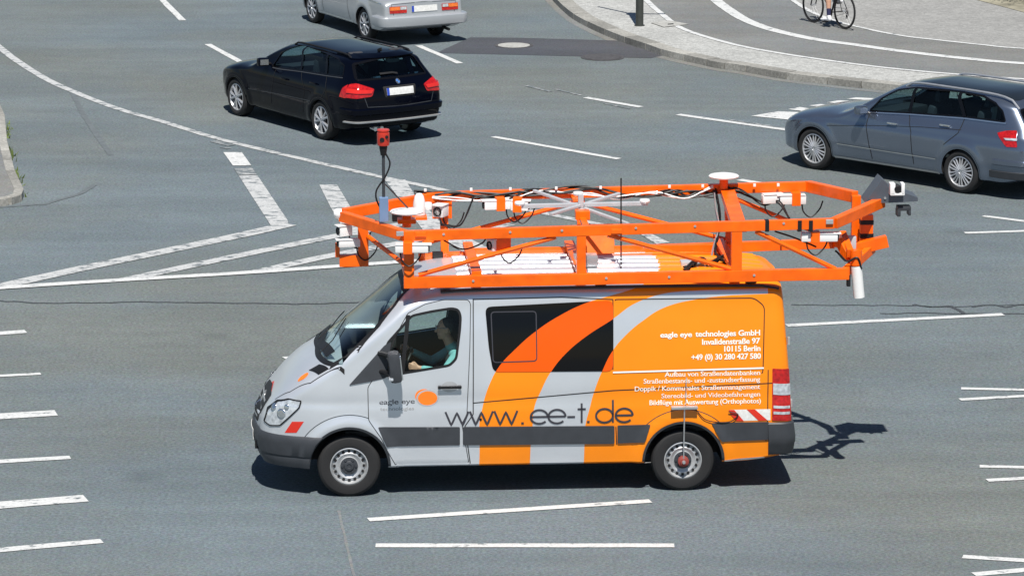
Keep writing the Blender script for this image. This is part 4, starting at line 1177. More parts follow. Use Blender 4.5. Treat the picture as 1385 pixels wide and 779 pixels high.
# front nose
tip = PP(462, 292, -.12); tip.z = (nuA.z+fuA.z)/2
beam('nose_beam', [nuA+V3((-.02, 0, 0)), tip+V3((0, .03, 0))], .085, .115); beam('nose_beam', [fuA+V3((-.02, 0, 0)), tip+V3((0, -.05, .005))], .085, .115)
h0 = PP(491, 300, -.05); h1 = PP(491, 352, -.05)
beam('hanger', [h0, V3((h0.x, h0.y, h1.z-.062))], .10, .115, up=V3((1, 0, 0)))
h2 = PP(459, 348, -.05); beam('hanger', [V3((h0.x+.02, h0.y-.002, h1.z)), V3((h2.x, h0.y-.002, h1.z))], .10, .13)
beam('hanger', [V3((h2.x+.02, h0.y, h1.z+.04)), V3((h2.x+.02, h0.y, h1.z+.20))], .05, .05, up=V3((1, 0, 0)))
tube('brace', [PP(498, 320, 0), PP(545, 356, YN)], .026, OF)
# tail
T1 = PP(1142, 305, .75); tt = PP(1192, 272, 0.02)
beam('tail_beam', [nuB, tt+V3((0, .05, 0))], .085, .115)
tf = PP(1158, 268, -.05); beam('tail_beam', [fuB+V3((.02, 0, 0)), V3((tf.x, -.12, tf.z))], .085, .125)
beam('tail_upright', [V3((tf.x, -.05, tf.z+.03)), V3((tf.x, -.05, PP(1158, 328, -.05).z))], .08, .10, up=V3((1, 0, 0)))
q0, q1 = PP(1172, 290, .15), PP(1172, 334, .15)
beam('tail_upright', [V3((q0.x, .15, q0.z)), V3((q0.x, .15, q1.z))], .10, .14, up=V3((1, 0, 0)))
for v_ in (300, 318):
    p = PP(1172, v_, .15); link('black_band', box((q0.x, .15, p.z), (.148, .108, .05)), M['black'], rack)
a, b = PP(1150, 338, .35), PP(1200, 326, .35); beam('tail_foot', [a, b], .10, .13)
beam('tail_brace', [nlB+V3((.05, -.02, .0)), V3((q0.x-.05, .3, q1.z+.02))], .07, .10)
beam('tail_brace', [flB, V3((q0.x, .1, q1.z+.02))], .07, .09)
beam('tail_brace', [PP(1135, 325, .6), PP(1148, 350, .75)], .07, .10)
# white sensor cylinder with its orange collar
c0, c1 = PP(1158, 362, .82), PP(1162, 402, .82); bm = bmesh.new(); bm_tube(bm, [c0+V3((0, 0, .02)), c1], .062, 20)
wc = link('sensor_cylinder', bm, M['white'], rack, 40)
link('cylinder_clamp', box(c0+V3((.08, -.02, -.1)), (.04, .07, .22), None, .008), M['black'], wc)
bm = bmesh.new(); bm_tube(bm, [PP(1158, 338, .82), c0+V3((0, 0, .03))], .065, 16); link('cylinder_collar', bm, OF, rack, 40)
beam('tail_brace', [PP(1150, 343, .82), PP(1150, 343, .82)+V3((.02, -.45, .12))], .07, .10)

# cameras: housing, hood, glass, bracket
def camera_unit(p, yaw, L=.26, w_=.10, h=.09, pitch=0, bracket=True, m=None, name='camera_housing', cable=True):
    rot = (Matrix.Rotation(yaw, 3, 'Z') @ Matrix.Rotation(pitch, 3, 'Y')); bm = bmesh.new()
    bm_box(bm, p, (L, w_, h), rot, .014); bm_box(bm, V3(p)+rot @ V3((.02, 0, h*.56)), (L*1.08, w_*1.12, .012), rot, .004)
    o = link(name, bm, m or M['white'], rack, 40)
    gb = bmesh.new(); bm_lathe(gb, [(0, L/2-.01), (h*.40, L/2-.01), (h*.40, L/2+.012), (h*.30, L/2+.012), (h*.28, L/2), (0, L/2)], 'x', 16)
    bmesh.ops.transform(gb, matrix=Matrix.Translation(V3(p)) @ rot.to_4x4(), verts=gb.verts); link('camera_lens', gb, M['black'], o, 40)
    if bracket: link('camera_bracket', box(V3(p)-rot @ V3((L*.12, 0, -h*.1)), (.10, w_*1.25, h*1.5), rot, .006), OF, o)
    if cable:
        s = V3(p)-rot @ V3((L*.35, 0, h*.4)); bm = bmesh.new(); bm_tube(bm, catmull([s, s+V3((-.02, .01, -.10)), s+V3((-.10, .02, -.16)), s+V3((-.2, .0, -.08)), s+V3((-.24, 0, .02))], 6), .009, 6)
        link('camera_cable', bm, M['black'], o)
    return o
camera_unit(PP(596, 285, -.80), R(60), .16, .13, .13, bracket=False)
link('camera_bracket', box(PP(598, 284, -.93), (.22, .02, .20), None, .006), OF, rack)
camera_unit(PP(672, 277, -.80), R(8), .30, .10, .10); camera_unit(PP(703, 278, -.75), R(170), .20, .10, .11)
camera_unit(PP(557, 336, 1.0), R(176), .36, .10, .085); camera_unit(PP(671, 331, .78), R(30), .17, .12, .12, m=M['white'])
link('camera_bracket', box(PP(681, 328, .84), (.16, .03, .17), None, .006), OF, rack)
camera_unit(PP(466, 312, -.02), R(20), .15, .11, .11, bracket=False); camera_unit(PP(472, 329, .02), R(8), .24, .09, .08, bracket=False)
camera_unit(PP(1043, 269, -.85), R(190), .22, .10, .10, bracket=False); camera_unit(PP(1072, 270, -.85), R(0), .30, .10, .10)
camera_unit(PP(1108, 321, .85), R(178), .40, .10, .085)
link('camera_dome', lathe([(0, .05), (.035, .045), (.055, .02), (.06, 0), (.058, -.04), (0, -.04)], 'x', 20, PP(457, 289, -.1)+V3((.0, 0, .0))), M['white'], rack, 40)
# antenna discs on orange stubs
def disc_antenna(u, v, Y, r, z0):
    p = PP(u, v, Y); o = link('antenna_disc', lathe([(0, .03), (r*.5, .027), (r*.93, .012), (r, 0), (r*.97, -.014), (r*.3, -.03), (0, -.03)], 'z', 40, p), M['white'], rack, 40)
    bm = bmesh.new(); bm_tube(bm, [p-V3((0, 0, .02)), V3((p.x, p.y, z0))], .05, 12); link('antenna_stub', bm, OF, o, 40)
disc_antenna(550, 286, .25, .185, 2.86); disc_antenna(979, 238, -.90, .172, 3.02)
p = PP(550, 305, .25); link('antenna_foot', box(V3((p.x, .25, 2.93)), (.2, .16, .05), None, .01), OF, rack)
p = PP(567, 276, -.45)
link('cone_antenna', lathe([(0, .125), (.03, .118), (.05, .09), (.066, .02), (.073, -.06), (.072, -.12), (0, -.12)], 'z', 28, p), M['white'], rack, 40)
link('cone_bracket', box(p-V3((0, 0, .14)), (.16, .3, .03)), OF, rack)
link('white_cap', lathe([(0, .03), (.04, .025), (.05, 0), (.045, -.05), (0, -.05)], 'z', 20, PP(579, 277, -.5)), M['white'], rack, 40)
# laser head on its mast
M['bluegrey'] = mat('blue grey bracket', (.17, .26, .42), .45, .1)
ms = V3((PP(519, 285, .55).x, .55, 0)); zb0 = PP(519, 300, .55).z; zt0 = PP(518, 182, .55).z
mast = tube('mast', [V3((ms.x, .55, zb0)), V3((ms.x, .55, zt0-.20))], .017, M['cladding'])
link('mast_bracket', box(V3((ms.x, .56, zb0+.14)), (.10, .08, .27), None, .008), M['bluegrey'], mast)
link('mast_neck', lathe([(0, -.12), (.03, -.12), (.045, -.03), (.045, 0), (0, 0)], 'z', 16, V3((ms.x, .55, zt0-.11))), M['black'], mast, 30)
hb = lathe([(0, -.12), (.062, -.12), (.068, -.10), (.068, .02), (.058, .025), (.058, .035), (.068, .04), (.066, .055), (0, .06)], 'z', 24, V3((ms.x, .55, zt0)))
sh_ = link('scanner_head', hb, mat('red anodised scanner', (.62, .045, .025), .35, .2, .3), mast, 30)
lb = bmesh.new()
for a in (R(70), R(115)): bm_lathe(lb, [(0, -.004), (.022, -.004), (.022, .006), (0, .006)], 'y', 12, (0, 0, 0))
lb.free(); lb = lathe([(0, .05), (.026, .05), (.026, .072), (0, .072)], 'y', 14, V3((ms.x+.015, .55, zt0-.05))); bm_lathe(lb, [(0, .05), (.018, .05), (.018, .07), (0, .07)], 'y', 12, V3((ms.x-.035, .55, zt0-.02)))
link('scanner_lens', lb, M['black'], sh_, 30)
tube('mast_cable', [V3((ms.x-.02, .55, zt0-.2)), V3((ms.x-.07, .56, zt0-.32)), V3((ms.x-.02, .57, zt0-.46)), V3((ms.x+.08, .57, zt0-.62)), V3((ms.x+.06, .56, zb0+.2)), V3((ms.x-.05, .5, zb0+.05))], .010, M['black'], mast, 6, True)
tube('mast_stay', [V3((ms.x-.02, .55, zt0-.55)), V3((ms.x-.28, .2, zb0+.08))], .008, M['cladding'], mast)
link('junction_box', box(PP(537, 293, -.15), (.11, .12, .10), None, .01), M['black'], rack)
# grey cross-shaped antenna array in the middle
M['greymetal'] = mat('pale grey painted metal', (.50, .51, .53), .4, .2)
c = PP(785, 281, -.1)
ax1 = beam('array_arm', [PP(705, 279, -.1), PP(876, 275, -.1)], .05, .045, M['greymetal'])
beam('array_arm', [PP(745, 290, .35), PP(838, 262, -.6)], .05, .03, M['greymetal']); beam('array_arm', [PP(722, 258, -.7), PP(850, 303, .45)], .04, .03, M['greymetal'])
beam('array_post', [V3((c.x, -.05, 2.95)), V3((c.x, -.05, c.z+.16))], .06, .06, M['greymetal'], up=V3((1, 0, 0)))
for u, v, Y in ((703, 275, -.1), (872, 272, -.1), (782, 262, -.45), (787, 286, .1)):
    p = PP(u, v, Y); link('patch_antenna', lathe([(0, .02), (.055, .018), (.06, 0), (.05, -.02), (0, -.02)], 'z', 20, p), M['white'], rack, 40)
link('array_bracket', box(V3((c.x, .15, 2.95)), (.16, .14, .10), None, .01), OF, rack)
beam('cross_beam', [V3((c.x, -.94, fuA.z-.02)), V3((c.x, .86, nuA.z-.0))], .07, .05)
tube('whip_antenna', [PP(840, 366, .4), PP(840, 241, .4)], .008, M['black'])
# hangers with the downward camera at the very rear
M['greyplate'] = mat('dark grey sheet metal', (.10, .115, .14), .45, .35)
W0 = PP(1170, 272, 0); W1 = PP(1240, 268, 0)
bm = bmesh.new()
pf = [PP(1169, 273, .1), PP(1192, 241, .1), PP(1199, 247, .1), PP(1200, 252, .1), PP(1240, 266, .1), PP(1240, 271, .1), PP(1200, 273, .1)]
A = [bm.verts.new((q.x, .17, q.z)) for q in pf]; B = [bm.verts.new((q.x, -.17, q.z)) for q in pf]
bm.faces.new(A); bm.faces.new(B[::-1])
for i in range(len(A)): bm.faces.new((A[i], A[(i+1) % len(A)], B[(i+1) % len(A)], B[i]))
bmesh.ops.recalc_face_normals(bm, faces=bm.faces); hs = link('rear_housing', bm, M['greyplate'], rack)
link('bolt', lathe([(0, .17), (.014, .17), (.014, .182), (0, .182)], 'y', 10, V3((PP(1197, 268, .17).x, 0, PP(1197, 268, .17).z))), M['alu'], hs)
p = PP(1213, 255, .2); bm = bmesh.new()
bm_box(bm, p+V3((.055, 0, 0)), (.06, .13, .13), None, .01); bm_box(bm, p-V3((.06, 0, 0)), (.04, .13, .13), None, .01); bm_box(bm, p-V3((0, 0, .055)), (.16, .13, .03), None, .008)
rc = link('rear_camera', bm, M['white'], rack, 40); link('rear_lens', lathe([(0, -.05), (.045, -.05), (.05, .05), (.035, .07), (0, .07)], 'y', 20, p), M['black'], rc, 30)
p = PP(1222, 281, .1); bm = bmesh.new(); bm_box(bm, p, (.15, .14, .05), None, .01); bm_box(bm, p+V3((.06, 0, -.05)), (.04, .14, .08), None, .01); bm_box(bm, p+V3((-.06, 0, -.05)), (.03, .14, .06), None, .01)
link('lower_camera_mount', bm, M['cladding'], rack, 40)
# joints: black clamps and orange lugs on the rails
for u in (1037, 1081, 1096):
    p = PP(u, 305, YN); link('rail_clamp', box(p, (.045, .092, .125), None, .003), M['black'], rack)
for u, v in ((569, 317), (834, 313)):
    p = PP(u, v, YN+.05); link('rail_lug', box(p, (.12, .03, .05), None, .006), OF, rack)
for u, v in ((541, 316), (1122, 300)):
    p = PP(u, v, YN+.05); link('bolted_joint', box(p, (.08, .03, .05), None, .006), M['steel'], rack)
# bolts and cable clips along the rails
for u in (575, 637, 690, 752, 812, 905, 950, 1020, 1052):
    p = PP(u, 259-(u-575)*.015, -.92); link('cable_clip', box(p+V3((0, .03, .02)), (.03, .02, .035), None, .004), M['white'], rack)
for u in (600, 690, 760, 860, 940, 1060):
    p = PP(u, 317-(u-600)*.032, YN+.04); link('rail_bolt', lathe([(0, -.005), (.014, -.005), (.014, .008), (0, .008)], 'y', 8, p), M['steel'], rack)
for u in (640, 820, 905, 1020):
    p = PP(u, 380-(u-640)*.02, YN+.04); link('rail_bolt', lathe([(0, -.005), (.014, -.005), (.014, .008), (0, .008)], 'y', 8, p), M['steel'], rack)
# cable looms
rc_ = random.Random(5)
def loom(pts, n, spread, r, m, name='cable_loom'):
    bm = bmesh.new(); cv = catmull(pts, 7)
    for k in range(n):
        ph, ph2, f = rc_.random()*6, rc_.random()*6, rc_.uniform(.5, 1.4)
        bm_tube(bm, [p+V3((0, math.sin(i*.33*f+ph)*spread, math.sin(i*.41*f+ph2)*spread)) for i, p in enumerate(cv)], r, 5)
    return link(name, bm, m, rack, 40)
up_ = lambda u, v, Y=-.93: PP(u, v, Y)
loom([up_(560, 262), up_(620, 264), up_(680, 265), up_(720, 260), up_(782, 256), up_(840, 262), up_(900, 261), up_(935, 262), up_(970, 262)], 6, .035, .012, M['black'])
loom([up_(575, 264, -.9), up_(640, 272, -.9), up_(690, 270, -.9), up_(740, 258, -.9), up_(790, 262, -.9), up_(830, 268, -.9), up_(880, 262, -.9), up_(925, 266, -.9), up_(965, 254, -.9)], 2, .02, .008, M['white'])
loom([up_(968, 258), up_(972, 280, -.8), up_(974, 300, -.7), up_(970, 320, -.6), up_(968, 345, -.3), up_(985, 355, 0.2)], 5, .03, .011, M['black'])
loom([up_(966, 262, -.9), up_(968, 285, -.78), up_(972, 305, -.6), up_(966, 330, -.5), up_(962, 350, -.3)], 2, .02, .009, M['alu'])
loom([up_(978, 252, -.9), up_(1000, 258, -.9), up_(1030, 275, -.85), up_(1052, 272, -.8), up_(1068, 298, -.2)], 3, .02, .010, M['black'])
loom([up_(925, 366, .5), up_(945, 352, .3), up_(960, 358, .3), up_(975, 348, .2), up_(990, 362, .3)], 5, .04, .011, M['black'])
loom([PP(600, 325, .85), PP(625, 337, .8), PP(650, 330, .8), PP(658, 322, .85)], 1, .0, .009, M['black'])
loom([PP(595, 295, -.75), PP(600, 306, -.5), PP(620, 304, -.5), PP(634, 285, -.8), PP(640, 268, -.9)], 2, .02, .009, M['black'])
loom([PP(1048, 313, .85), PP(1070, 320, .8), PP(1090, 328, .85), PP(1104, 334, .85)], 1, 0, .010, M['black'])
loom([PP(1130, 340, .7), PP(1145, 352, .85), PP(1160, 350, .9), PP(1165, 362, .85)], 2, .01, .010, M['black'])
link('control_box', box(PP(936, 357, .2), (.26, .16, .08), None, .01), M['greymetal'], rack, 40)
link('aluminium_profile', box(V3((1.02, .25, 2.46)), (.26, .2, .12), None, .012), M['alu'], rack, 40)
link('aluminium_profile', box(V3((-1.9, .45, 2.62)), (.10, .1, .22), None, .012), M['greymetal'], rack, 40)

# ================================================================== THE OTHER CARS
M['black_paint'] = mat('black car paint', (.0010, .0016, .005), .07, 0, 0., .02, 1.5, spec=.22)
M['grey_paint'] = mat('grey blue metallic paint', (.20, .24, .31), .24, .85, .8, .03, 1.5)
M['silver_paint'] = mat('silver paint', (.47, .49, .51), .35, .5, .6, .03, 1.5)
M['gloss_black'] = mat('gloss black trim', (.004, .004, .005), .12, spec=.3)
M['glassroof'] = mat('dark glass roof', (.012, .016, .02), .06, 0, 0, .02, 2)
M['badge_blue'] = mat('badge blue', (.05, .2, .55), .3)
def mirrored(P): return [(-a, b) for a, b in P]
class Car(Vehicle):
    def shape(s, paint, side_win, rear_win, ws_out, arches, cavity, r, rw, kind, wb, track, zf=.42, glass='glassdark', inset=.05):
        s.paint = paint; bo = link('body', s.base, [paint, M['dark'], M['interior']], s.root)
        cut = [temp(s.shell.mesh(inset=inset, zb=zf, xr=cavity, step=.08), M['interior'])]
        for sg in (1, -1):
            for g_ in side_win: cut.append(temp(prism(g_, 'y', .3*sg, 1.4*sg), M['black']))
        if rear_win: cut.append(temp(prism(rear_win, 'x', -2.2, cavity[0]+.45), M['black']))
        if ws_out: cut.append(temp(prism(ws_out, 'z', .86, 2.2), M['black']))
        for ax, az, ar in arches:
            for sg in (1, -1):
                cut.append(temp(lathe([(ar, .50), (ar, 1.3)], 'y', 48, (ax, 0, az)) if sg > 0 else lathe([(ar, -1.3), (ar, -.50)], 'y', 48, (ax, 0, az)), M['dark']))
        boolean(bo, cut)
        bo.data.polygons.foreach_set('use_smooth', [True]*len(bo.data.polygons)); bo.data.set_sharp_from_angle(angle=R(35))
        for x in (wb, 0):
            for sg in (1, -1): make_wheel(s.root, 'wheel', x, sg*track/2, r, rw, r*.70, kind, sg)
        if rear_win:
            q = s.drape('rear_window', rear_win, M[glass], '-x', off=-.006, thick=0, g=.08)
            link('window_seal', s.ribbon_bm(rear_win, .03, '-x', .003, closed=True), M['gloss_black'], q, True)
        if ws_out:
            q = s.drape('windscreen', ws_out, M[glass], 'z', off=-.006, thick=0, g=.08)
            link('window_seal', s.ribbon_bm(ws_out, .03, 'z', .003, closed=True), M['gloss_black'], q, True)
        for axn in ('y', '-y'):
            for g_ in side_win:
                q = s.drape('side_window', g_, M[glass], axn, off=-.008, thick=0, g=.08)
                link('window_seal', s.ribbon_bm(g_, .022, axn, .004, closed=True), M['gloss_black'], q, True)
        link('underbody', box((wb/2, 0, .30), (wb-.75, 1.1, .16)), M['dark'], s.root)
        return bo
    def both(s, name, pts, m, px=True, kind='drape', width=.01, parent=None, **k):
        P = s.px(pts) if px else pts; out = []
        for axn in ('y', '-y'):
            if kind == 'drape': out.append(s.drape(name, P, m, axn, parent, **k))
            else: out.append(link(name, s.ribbon_bm(P, width, axn, k.get('off', .003)), m, parent or s.root, True))
        return out
    def lips(s, arches, m, w_=.02):
        for ax, az, ar in arches:
            P = [(ax+(ar+.008)*math.cos(a), az+(ar+.008)*math.sin(a)) for a in [R(-8+196*k/36) for k in range(37)]]
            s.both('wheel_arch_lip', P, m, False, 'ribbon', w_, off=.004)
    def mirrors(s, c, m):
        for sg in (1, -1):
            p = V3((c.x, c.y*sg, c.z)); bm = bmesh.new(); bm_box(bm, p, (.13, .19, .14), Matrix.Rotation(R(-12*sg), 3, 'Z'), .045)
            o = link('side_mirror', bm, m, s.root, 40); link('mirror_glass', box(p+V3((-.066, 0, 0)), (.005, .14, .09), Matrix.Rotation(R(-12*sg), 3, 'Z')), M['chrome'], o)
            bm = bmesh.new(); bm_tube(bm, [p+V3((.0, -.05*sg, -.03)), p+V3((.03, -.17*sg, -.05))], .025, 8); link('mirror_arm', bm, M['black'], o)
    def rails(s, x0, x1, y, z, m, r=.016):
        for sg in (1, -1):
            pts = [s.on(x0, y*sg, 'z', .0)[0]]+[s.on(x0+(x1-x0)*k/16, y*sg, 'z', z)[0] for k in range(1, 16)]+[s.on(x1, y*sg, 'z', 0)[0]]
            bm = bmesh.new(); bm_tube(bm, pts, r, 8); link('roof_rail', bm, m, s.root, 40)
    def handle(s, u, v, m):
        x, z = s.px([(u, v)])[0]
        for axn in ('y', '-y'):
            p, n = s.on(x, z, axn); bm = bmesh.new(); bm_box(bm, p+n*.03, (.19, .02, .028), None, .008)
            for d_ in (-.08, .08): bm_box(bm, p+n*.012+V3((d_, 0, 0)), (.02, .03, .02))
            link('door_handle', bm, m, s.root, 40)

# ---- black estate car
r1 = thing('parked_estate_car' if False else 'estate_car', 'black estate car with roof rails driving away, left of the silver saloon', 'car', (-2.3507, 67.296, 0), 2.1547)
A1 = ((0, .315, .345), (2.76, .315, .345))
s1 = Shell(-.95, 3.56,
    zt=[(-.95, 1.375), (-.9, 1.395), (-.5, 1.415), (.3, 1.43), (1.0, 1.43), (1.42, 1.395), (1.75, 1.28), (2.32, .985), (2.42, .955), (2.8, .925), (3.2, .86), (3.42, .76), (3.56, .60)],
    zs=[(-.95, 1.26), (1.0, 1.26), (1.5, 1.20), (1.9, 1.04), (2.3, .84), (2.8, .77), (3.3, .66), (3.56, .48)],
    zb=[(-.95, .30), (-.6, .22), (3.1, .20), (3.56, .26)],
    W=[(.18, .80), (.3, .865), (.42, .885), (.5, .90), (.75, .905), (.86, .89), (.93, .865), (.99, .825), (1.26, .705), (1.45, .66)],
    n=2.6, front=(.75, .58, 2.2), rear=(.55, .80, 2.2), Sr=[(.3, .03), (.45, -.01), (.6, -.02), (.9, .01), (.98, .06), (1.38, .42)], arches=A1, flare=.018, bulge=(.10, .05))
c1 = Car(r1, s1)
sw1 = rounded(c1.px([(368, 90), (380, 72), (402, 62), (415, 61.5), (443, 72), (458, 80), (466, 89), (464, 104), (441, 101), (407, 95.5), (378, 92)]), .03, 3)
rw1 = rounded(c1.px([(478, 87), (515, 79), (551, 73), (558, 75), (576, 99), (530, 105.5), (482, 109)], '-x'), .03, 3)
wsA = [(1.55, .50), (1.50, 0), (1.55, -.50), (2.18, -.66), (2.30, 0), (2.18, .66)]
c1.shape(M['black_paint'], [sw1], rw1, wsA, A1, (-.72, 2.2), .318, .22, 'five', 2.76, 1.58)
for a, b in (((441, 102), (446, 73)), ((407, 96), (420, 62)), ((443, 102), (449, 75))):
    if a[0] != 443: c1.both('window_post', [a, b], M['gloss_black'], kind='ribbon', width=.055, off=.005)
c1.lips(A1, M['black_paint'])
for pts in ([(374, 94), (369, 112), (367, 140)], [(408, 98), (412, 120), (410, 152)], [(442, 104), (441, 120), (434, 134)]):
    c1.both('door_gap', pts, M['dark'], kind='ribbon', width=.010)
c1.both('side_moulding', [(336, 120), (380, 128), (420, 137)], M['cladding'], kind='ribbon', width=.012, off=.006)
c1.both('window_trim', [(369, 92), (378, 94), (407, 97.5), (441, 103), (464, 106)], M['cladding'], kind='ribbon', width=.014, off=.008)
c1.handle(385, 107, M['black_paint']); c1.handle(425, 113, M['black_paint'])
c1.mirrors(c1.plane(355, 84, .98), M['black_paint'])
c1.rails(-.45, 1.35, .56, .035, M['black'])
link('roof_aerial', box(c1.on(-.38, 0, 'z', .035)[0], (.12, .025, .06), Matrix.Rotation(R(20), 3, 'Y'), .01), M['black'], r1, 40)
def lamp_pair(car, left, m, name='tail_lamp', off=.010, parent=None):
    P = car.px(left, '-x'); out = []
    for q in (P, mirrored(P)): out.append(car.drape(name, rounded(q, .02, 2), m, '-x', parent, off=off, thick=.012, g=.04))
    return out
L = lamp_pair(c1, [(465.5, 132), (468, 121), (473, 114.5), (482, 113.5), (506, 121), (503, 131), (482, 134)], M['red_lens'])
for o, sg in zip(L, (1, -1)):
    P = c1.px([(470, 121), (504, 122.5), (502, 127), (469, 126)], '-x'); P = P if sg > 0 else mirrored(P)
    M.setdefault('bright_red', mat('bright red lens', (.62, .02, .012), .15, coat=.6)); c1.drape('lens_band', P, M['bright_red'], '-x', o, off=.024, thick=.004, g=.04)
# the same lamp wraps round the side
c1.both('tail_lamp', [(465.5, 133), (459, 131), (464, 119), (471, 115), (470, 133)], M['red_lens'], off=.008, thick=.008, g=.04)
pq = c1.px([(515, 119), (560, 114.5), (561, 127), (516, 132)], '-x'); yy = [abs(p[0]) for p in pq]
zc = sum(p[1] for p in pq)/4
pr = c1.drape('plate_recess', rounded([(.31, zc+.085), (-.31, zc+.085), (-.28, zc-.085), (.28, zc-.085)], .03), M['dark'], '-x', off=.004, thick=.004)
pt = c1.drape('number_plate', [(.25, zc+.055), (-.25, zc+.055), (-.25, zc-.055), (.25, zc-.055)], M['plate'], '-x', pr, off=.018, thick=.006)
c1.drape('plate_band', [(.25, zc+.055), (.205, zc+.055), (.205, zc-.055), (.25, zc-.055)], M['plateblue'], '-x', pt, off=.022, thick=.002)
bz = c1.px([(536, 110.5)], '-x')[0][1]
bd = c1.drape('badge', [(.04*math.cos(k*PI/8), bz+.04*math.sin(k*PI/8)) for k in range(16)], M['chrome'], '-x', off=.012, thick=.006)
for a0 in (0, PI): c1.drape('badge_quarter', [(0, bz)]+[(.028*math.cos(a0+k*PI/8), bz+.028*math.sin(a0+k*PI/8)) for k in range(5)], M['badge_blue'], '-x', bd, off=.015, thick=.002)
link('bumper_step', s1.band([(.50, .0), (.52, .035), (.60, .045), (.615, .03), (.62, 0)], -.62, rear=True), M['black_paint'], r1, 35)
link('bumper_strip', s1.band([(.38, .0), (.385, .05), (.405, .05), (.41, 0)], -.70, rear=True), M['steel'], r1, 35)
link('tailgate_gap', c1.ribbon_bm([(.70, 1.0), (.69, .92), (.60, .64), (0, .62), (-.60, .64), (-.69, .92), (-.70, 1.0)], .012, '-x', .003), M['cladding'], r1)
link('rear_wiper', c1.ribbon_bm(c1.px([(513, 101), (530, 99), (537, 100)], '-x'), .025, '-x', .02), M['black'], r1)
bm = bmesh.new()
for yq in (.48, .36): bm_tube(bm, [(-.90, yq, .29), (-1.02, yq, .28)], .035, 12)
link('exhaust', bm, M['chrome'], r1, 30)
c1.drape('roof_spoiler', rounded([(.56, 1.395), (-.56, 1.395), (-.6, 1.345), (.6, 1.345)], .02), M['black_paint'], '-x', off=.02, thick=.03)
seat(r1, 1.0, .36, .58, M['interior']); seat(r1, 1.0, -.36, .58, M['interior']); seat(r1, .12, .38, .60, M['seatcloth'], w_=.5); seat(r1, .12, -.38, .60, M['seatcloth'], w_=.5)
link('headrest', box((-.22, .34, 1.20), (.08, .24, .15), None, .03), M['palecloth'], r1, 40); link('headrest', box((-.22, -.34, 1.20), (.08, .24, .15), None, .03), M['palecloth'], r1, 40)
link('dashboard', box((1.95, 0, .84), (.4, 1.3, .16), None, .04), M['interior'], r1, 40)

# ---- grey blue estate car, right
r2 = thing('estate_car', 'grey blue metallic estate car with glass roof and silver roof rails, at the right edge', 'car', (7.394, 62.785, 0), 2.3756)
A2 = ((0, .325, .36), (2.874, .325, .36))
s2 = Shell(-1.17, 3.70,
    zt=[(-1.17, 1.45), (-1.1, 1.48), (-.6, 1.53), (0, 1.55), (.9, 1.55), (1.35, 1.50), (1.7, 1.36), (2.38, 1.0), (2.5, .965), (2.9, .94), (3.3, .88), (3.55, .78), (3.70, .62)],
    zs=[(-1.17, 1.32), (1.0, 1.36), (1.5, 1.26), (1.9, 1.06), (2.4, .86), (2.9, .79), (3.4, .68), (3.70, .50)],
    zb=[(-1.17, .32), (-.7, .23), (3.2, .22), (3.70, .28)],
    W=[(.18, .82), (.3, .885), (.45, .905), (.52, .92), (.76, .922), (.84, .90), (.95, .875), (1.0, .84), (1.32, .745), (1.5, .70)],
    n=2.6, front=(.8, .58, 2.2), rear=(.5, .80, 2.2), Sr=[(.3, .03), (.45, -.01), (.6, -.02), (.9, 0), (1.0, .05), (1.4, .36)], arches=A2, flare=.026, bulge=(.10, .05))
c2 = Car(r2, s2)
sw2 = rounded(c2.px([(1176, 150), (1192, 134), (1215, 122), (1240, 119), (1299, 124.5), (1331, 131), (1347, 140), (1356, 150), (1360, 165), (1304, 158), (1229, 153)]), .03, 3)
rw2 = rounded([(.66, 1.02), (.60, 1.33), (.3, 1.35), (-.3, 1.35), (-.60, 1.33), (-.66, 1.02)], .05, 3)
wsB = [(1.50, .52), (1.45, 0), (1.50, -.52), (2.22, -.68), (2.34, 0), (2.22, .68)]
c2.shape(M['grey_paint'], [sw2], rw2, wsB, A2, (-.92, 2.25), .33, .225, 'ten', 2.874, 1.61)
for a, b in (((1230, 154), (1241, 119)), ((1305, 159), (1301, 125))):
    c2.both('window_post', [a, b], M['gloss_black'], kind='ribbon', width=.06, off=.005)
c2.lips(A2, M['grey_paint'])
for pts in ([(1178, 152), (1172, 168), (1180, 215)], [(1230, 154), (1232, 180), (1236, 222)], [(1305, 160), (1296, 180), (1276, 196)]):
    c2.both('door_gap', pts, M['dark'], kind='ribbon', width=.011)
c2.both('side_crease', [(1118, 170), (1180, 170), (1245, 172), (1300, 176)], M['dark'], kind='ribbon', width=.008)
c2.both('window_trim', [(1174, 152.5), (1229, 155), (1304, 160.5), (1361, 167.5)], M['chrome'], kind='ribbon', width=.018, off=.010)
c2.both('side_moulding', [(.46, .47), (2.40, .47)], M['chrome'], False, kind='ribbon', width=.014, off=.008)
c2.both('sill', [(.40, .262), (2.46, .262)], M['silver_paint'], False, kind='ribbon', width=.03, off=.010)
c2.handle(1208, 167.5, M['chrome']); c2.handle(1279, 171, M['chrome'])
c2.mirrors(c2.plane(1164, 149, 1.02), M['grey_paint'])
c2.rails(-.85, 1.3, .60, .045, M['alu'], .018)
c2.drape('glass_roof', rounded([(1.25, .50), (1.25, -.50), (-.75, -.52), (-.75, .52)], .08), M['glassroof'], 'z', off=.006, thick=.004)
P = c2.px([(1349, 180), (1363, 177), (1376, 177), (1376, 200), (1361, 199)])
for axn in ('y', '-y'):
    o = c2.drape('tail_lamp', rounded(P, .02, 2), M['red_lens'], axn, off=.010, thick=.01, g=.04)
    Q = c2.px([(1358, 187), (1376, 188), (1376, 191), (1361, 190)]); c2.drape('lens_band', Q, M['lens'], axn, o, off=.018, thick=.004, g=.04)
for sg in (1, -1): c2.drape('tail_lamp', rounded([(.80*sg, .92), (.50*sg, .92), (.50*sg, .74), (.80*sg, .72)], .02), M['red_lens'], '-x', off=.010, thick=.01, g=.04)
